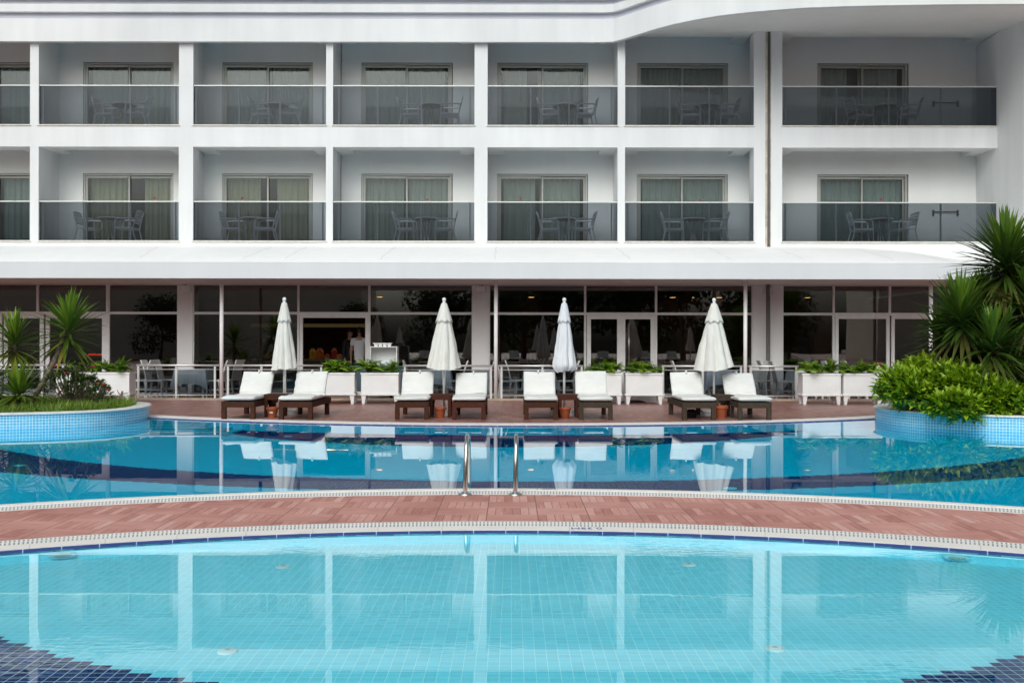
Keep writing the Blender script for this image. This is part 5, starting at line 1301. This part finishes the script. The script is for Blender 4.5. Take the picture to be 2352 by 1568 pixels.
def fern(name, seed, nf, ln, wide):
    rnd = random.Random(seed); mb = MB(); age = []
    for i in range(nf):
        az = i * 2.4 + rnd.uniform(-.3, .3); el = rnd.uniform(R(35), R(85)); d = Vector((math.cos(az) * math.cos(el), math.sin(az) * math.cos(el), math.sin(el))); p = Vector((rnd.uniform(-.03, .03), rnd.uniform(-.03, .03), 0))
        L_ = ln * rnd.uniform(.7, 1.1); seg = 13; a = min(1, max(0, rnd.gauss(.42, .25)))
        if rnd.random() < .25: a = .05
        for s in range(seg):
            t = s / seg; side = d.cross(Vector((0, 0, 1))).normalized(); lw = L_ * wide * math.sin(math.pi * (.15 + .85 * t)) ** .8
            for sg in (-1, 1): leaf(mb, age, p, side * sg + d * .7, lw, lw * .14 + .004, a, rnd, .2)
            d = (d + Vector((0, 0, -.09 - .05 * t))).normalized(); p = p + d * (L_ / seg)
    mb.age = age; return mb
fern_meshes = []
PB = [(136, 306, 857, 'long white planter box behind the rose bush at the left', 'the long left planter box'), (738, 819, 860, 'white planter box in front of the open doorway', 'the planter box in front of the open doorway'), (831, 919, 860, 'white planter box below the open white shelf', 'the planter box below the open white shelf'),
      (1345, 1427, 862, 'white planter box half hidden by the grey wood lounger', 'the planter box behind the grey wood lounger'), (1434, 1521, 862, 'white planter box before the double glass door', 'the planter box before the double glass door'),
      (1837, 1927, 863, 'white planter box right of the short railing', 'the planter box right of the short railing'), (1930, 2020, 863, 'white planter box half hidden by the bright shrub', 'the planter box beside the bright shrub')]
kinds = ['dark feathery fern', 'broad green fern', 'bright yellow green fern']
fsrc = {}
for bi, (x0, x1, yt, lb, wh) in enumerate(PB):
    cxp, Y, w = planter_box(x0, x1, yt, lb)
    nfern = 5 if bi == 0 else 3
    for k in range(nfern):
        kd = (k + bi) % 3 if bi else k % 3
        fx = cxp + (-1 + 2 * (k + .5) / nfern) * w * .86
        ordn = (['leftmost', 'middle', 'rightmost'] if nfern == 3 else ['leftmost', 'second', 'middle', 'fourth', 'rightmost'])[k]
        lbl = f'{kinds[kd]}, {ordn} in {wh}'
        loc = (fx, Y + random.Random(bi * 9 + k).uniform(-.06, .06), .742)
        if kd not in fsrc:
            e = empty('fern', loc, lbl, 'fern', 'ferns in the white planter boxes')
            f = fern('fronds', kd + 3, (30, 26, 18)[kd], (.30, .30, .32)[kd], (.26, .34, .42)[kd]).build('fronds', M['fern'], e)
            if kd == 2:
                f.data.attributes['age'].data.foreach_set('value', [.05 + .1 * (i % 7) / 7 for i in range(len(f.data.vertices))])
            fsrc[kd] = e
        else:
            c = child_copy(fsrc[kd], loc, bi * 1.3 + k, lbl); s = random.Random(bi + k * 5).uniform(.95, 1.35); c.scale = (s, s, s)
# vase with red flowers and twisted white stems near the bright shrub
Y = 25.0; e = empty('red_flowers', (X(2016, Y), Y, .735), 'small bunch of red flowers in a white vase above the last planter box', 'flowers')
MB().lathe([(.05, 0), (.07, .06), (.04, .12), (.05, .15)], n=14).build('vase', M['planter'], e, smooth=True)
q = MB(); rr = random.Random(4)
for k in range(14): a = k * 2.4; q.lathe([(.004, .17), (.028, .19), (.02, .215), (.004, .22)], (.07 * math.sqrt(k / 14) * math.cos(a), .07 * math.sqrt(k / 14) * math.sin(a)), 8)
q.build('blooms', M['rose_red'], e, smooth=True)

# ------------------------------------------------------------------ what stands across the pool (only seen mirrored in the glass)
ps = bpy.data.objects['parasol']; ls = bpy.data.objects['sun_lounger']
for k, (x, Y_, sc) in enumerate(((-7.0, -8.5, 1.0), (-9.2, -12.0, 1.05), (1.5, -7.5, 1.05), (2.6, -9.5, 1.0), (7.2, -6.0, 1.1), (11.2, -9.0, 1.0))):
    c = child_copy(ps, (x, Y_, .012), k * .8, 'closed parasol across the pool, seen only as a pale reflection in the windows', 'parasols across the pool'); c.scale = (sc * 1.15, sc * 1.15, sc)
for k, x in enumerate((-8.0, -5.6, -3.0, .4, 3.8, 5.6, 8.6, 10.2)):
    child_copy(ls, (x, -8.2 - (k % 2) * .6, .012), math.pi + .2 * (k % 3 - 1), 'sun lounger across the pool, seen only as a pale reflection in the windows', 'sun loungers across the pool')
def tree(loc, H, seed):
    rnd = random.Random(seed); e = empty('broad_tree', loc, 'broad dark tree across the pool, seen only as a reflection in the glass', 'tree', 'trees across the pool')
    MB().tube([(0, 0, -.1), (.1, 0, H * .25), (0, .1, H * .55)], [.22, .17, .08], 8).build('trunk', M['bark'], e, smooth=True)
    mb = MB(); age = []
    for c in range(9):
        cc = Vector((rnd.uniform(-1, 1) * H * .26, rnd.uniform(-1, 1) * H * .26, H * rnd.uniform(.3, .85))); r = H * rnd.uniform(.16, .26)
        for i in range(260):
            v = Vector((rnd.gauss(0, 1), rnd.gauss(0, 1), rnd.gauss(0, 1))).normalized() * r * rnd.uniform(.6, 1.05)
            leaf(mb, age, cc + v, v + Vector((rnd.uniform(-1, 1), rnd.uniform(-1, 1), rnd.uniform(-1, .5))) * r, .42, .15, rnd.random(), rnd)
    mb.age = age; mb.build('crown', M['tree_leaf'], e); return e
t0 = tree((4, -27, 0), 7.0, 1)
rnd = random.Random(12)
for k, (x, y, s) in enumerate(((-1, -24, .9), (9, -25, 1.05), (14, -28, 1.2), (19, -24, .95), (22, -31, 1.1), (-6, -27, .95), (1, -31, 1.25), (11, -32, 1.3), (44, -30, 1.1), (-12, -24, .62), (-27, -23, .7), (-40, -30, 1.0))):
    c = child_copy(t0, (x, y, 0), k * 1.1, t0['label']); c.scale = (s, s, s * rnd.uniform(.9, 1.1))
wing = empty('opposite_wing', (-26, -34, 0), 'long cream hotel wing across the pool, mirrored in the left windows', 'hotel')
MB().box(-16, 14, 0, 8, 0, 9.5).build('wall', M['wing'], wing)
for r in range(3):
    for k in range(7): MB().box(-14.5 + 4 * k, -12.2 + 4 * k, -.03, .0, .9 + 3 * r, 2.6 + 3 * r).build('window', M['wing_dark'], wing)
    MB().box(-16, 14, -1.0, -.03, .5 + 3 * r, .8 + 3 * r).build('balcony_slab', M['wall'], wing)

child_copy(wing, (46, -36, 0), 0, 'second cream hotel wing across the pool, mirrored in the rightmost windows')
# ------------------------------------------------------------------ light, sky, camera
w = bpy.data.worlds.new('World'); scene.world = w; w.use_nodes = True; nt = w.node_tree
bg = nt.nodes['Background']
sky = nt.nodes.new('ShaderNodeTexSky'); sky.sky_type = 'NISHITA'; sky.sun_disc = False
EL, AZ = 39, 194        # sun behind the camera, a little to the left
sky.sun_elevation = R(EL); sky.sun_rotation = R(AZ); sky.dust_density = 9.0; sky.air_density = 1.0; sky.ozone_density = 1.0
hs = nt.nodes.new('ShaderNodeHueSaturation'); hs.inputs['Saturation'].default_value = .35
nt.links.new(sky.outputs[0], hs.inputs['Color']); ov = mixc(nt, 1.0, hs.outputs[0], (.92, 1.0, 1.045)); ov.node.blend_type = 'MULTIPLY'; nt.links.new(ov, bg.inputs[0]); bg.inputs[1].default_value = .15
sun = bpy.data.lights.new('sun', 'SUN'); sun.energy = .5; sun.angle = R(60); sun.color = (1, .98, .95)
so = bpy.data.objects.new('sun', sun); COL.objects.link(so)
dirv = Vector((math.sin(R(AZ)) * math.cos(R(EL)), math.cos(R(AZ)) * math.cos(R(EL)), math.sin(R(EL))))
so.rotation_euler = dirv.to_track_quat('Z', 'Y').to_euler(); so.location = dirv * 50
cam = bpy.data.cameras.new('camera'); cam.sensor_width = 36; cam.lens = 36 * F / 2352; cam.clip_end = 400
co = bpy.data.objects.new('camera', cam); COL.objects.link(co); co.location = (0, 0, HC); co.rotation_euler = (R(90), R(-.09), 0)
scene.camera = co
scene.view_settings.view_transform = 'Standard'; scene.view_settings.look = 'None'; scene.view_settings.exposure = -0.40; scene.view_settings.gamma = 1.0
cy = scene.cycles
cy.max_bounces = 10; cy.transparent_max_bounces = 24; cy.glossy_bounces = 6; cy.diffuse_bounces = 4; cy.use_denoising = True; cy.caustics_reflective = False
cy.sample_clamp_indirect = 6
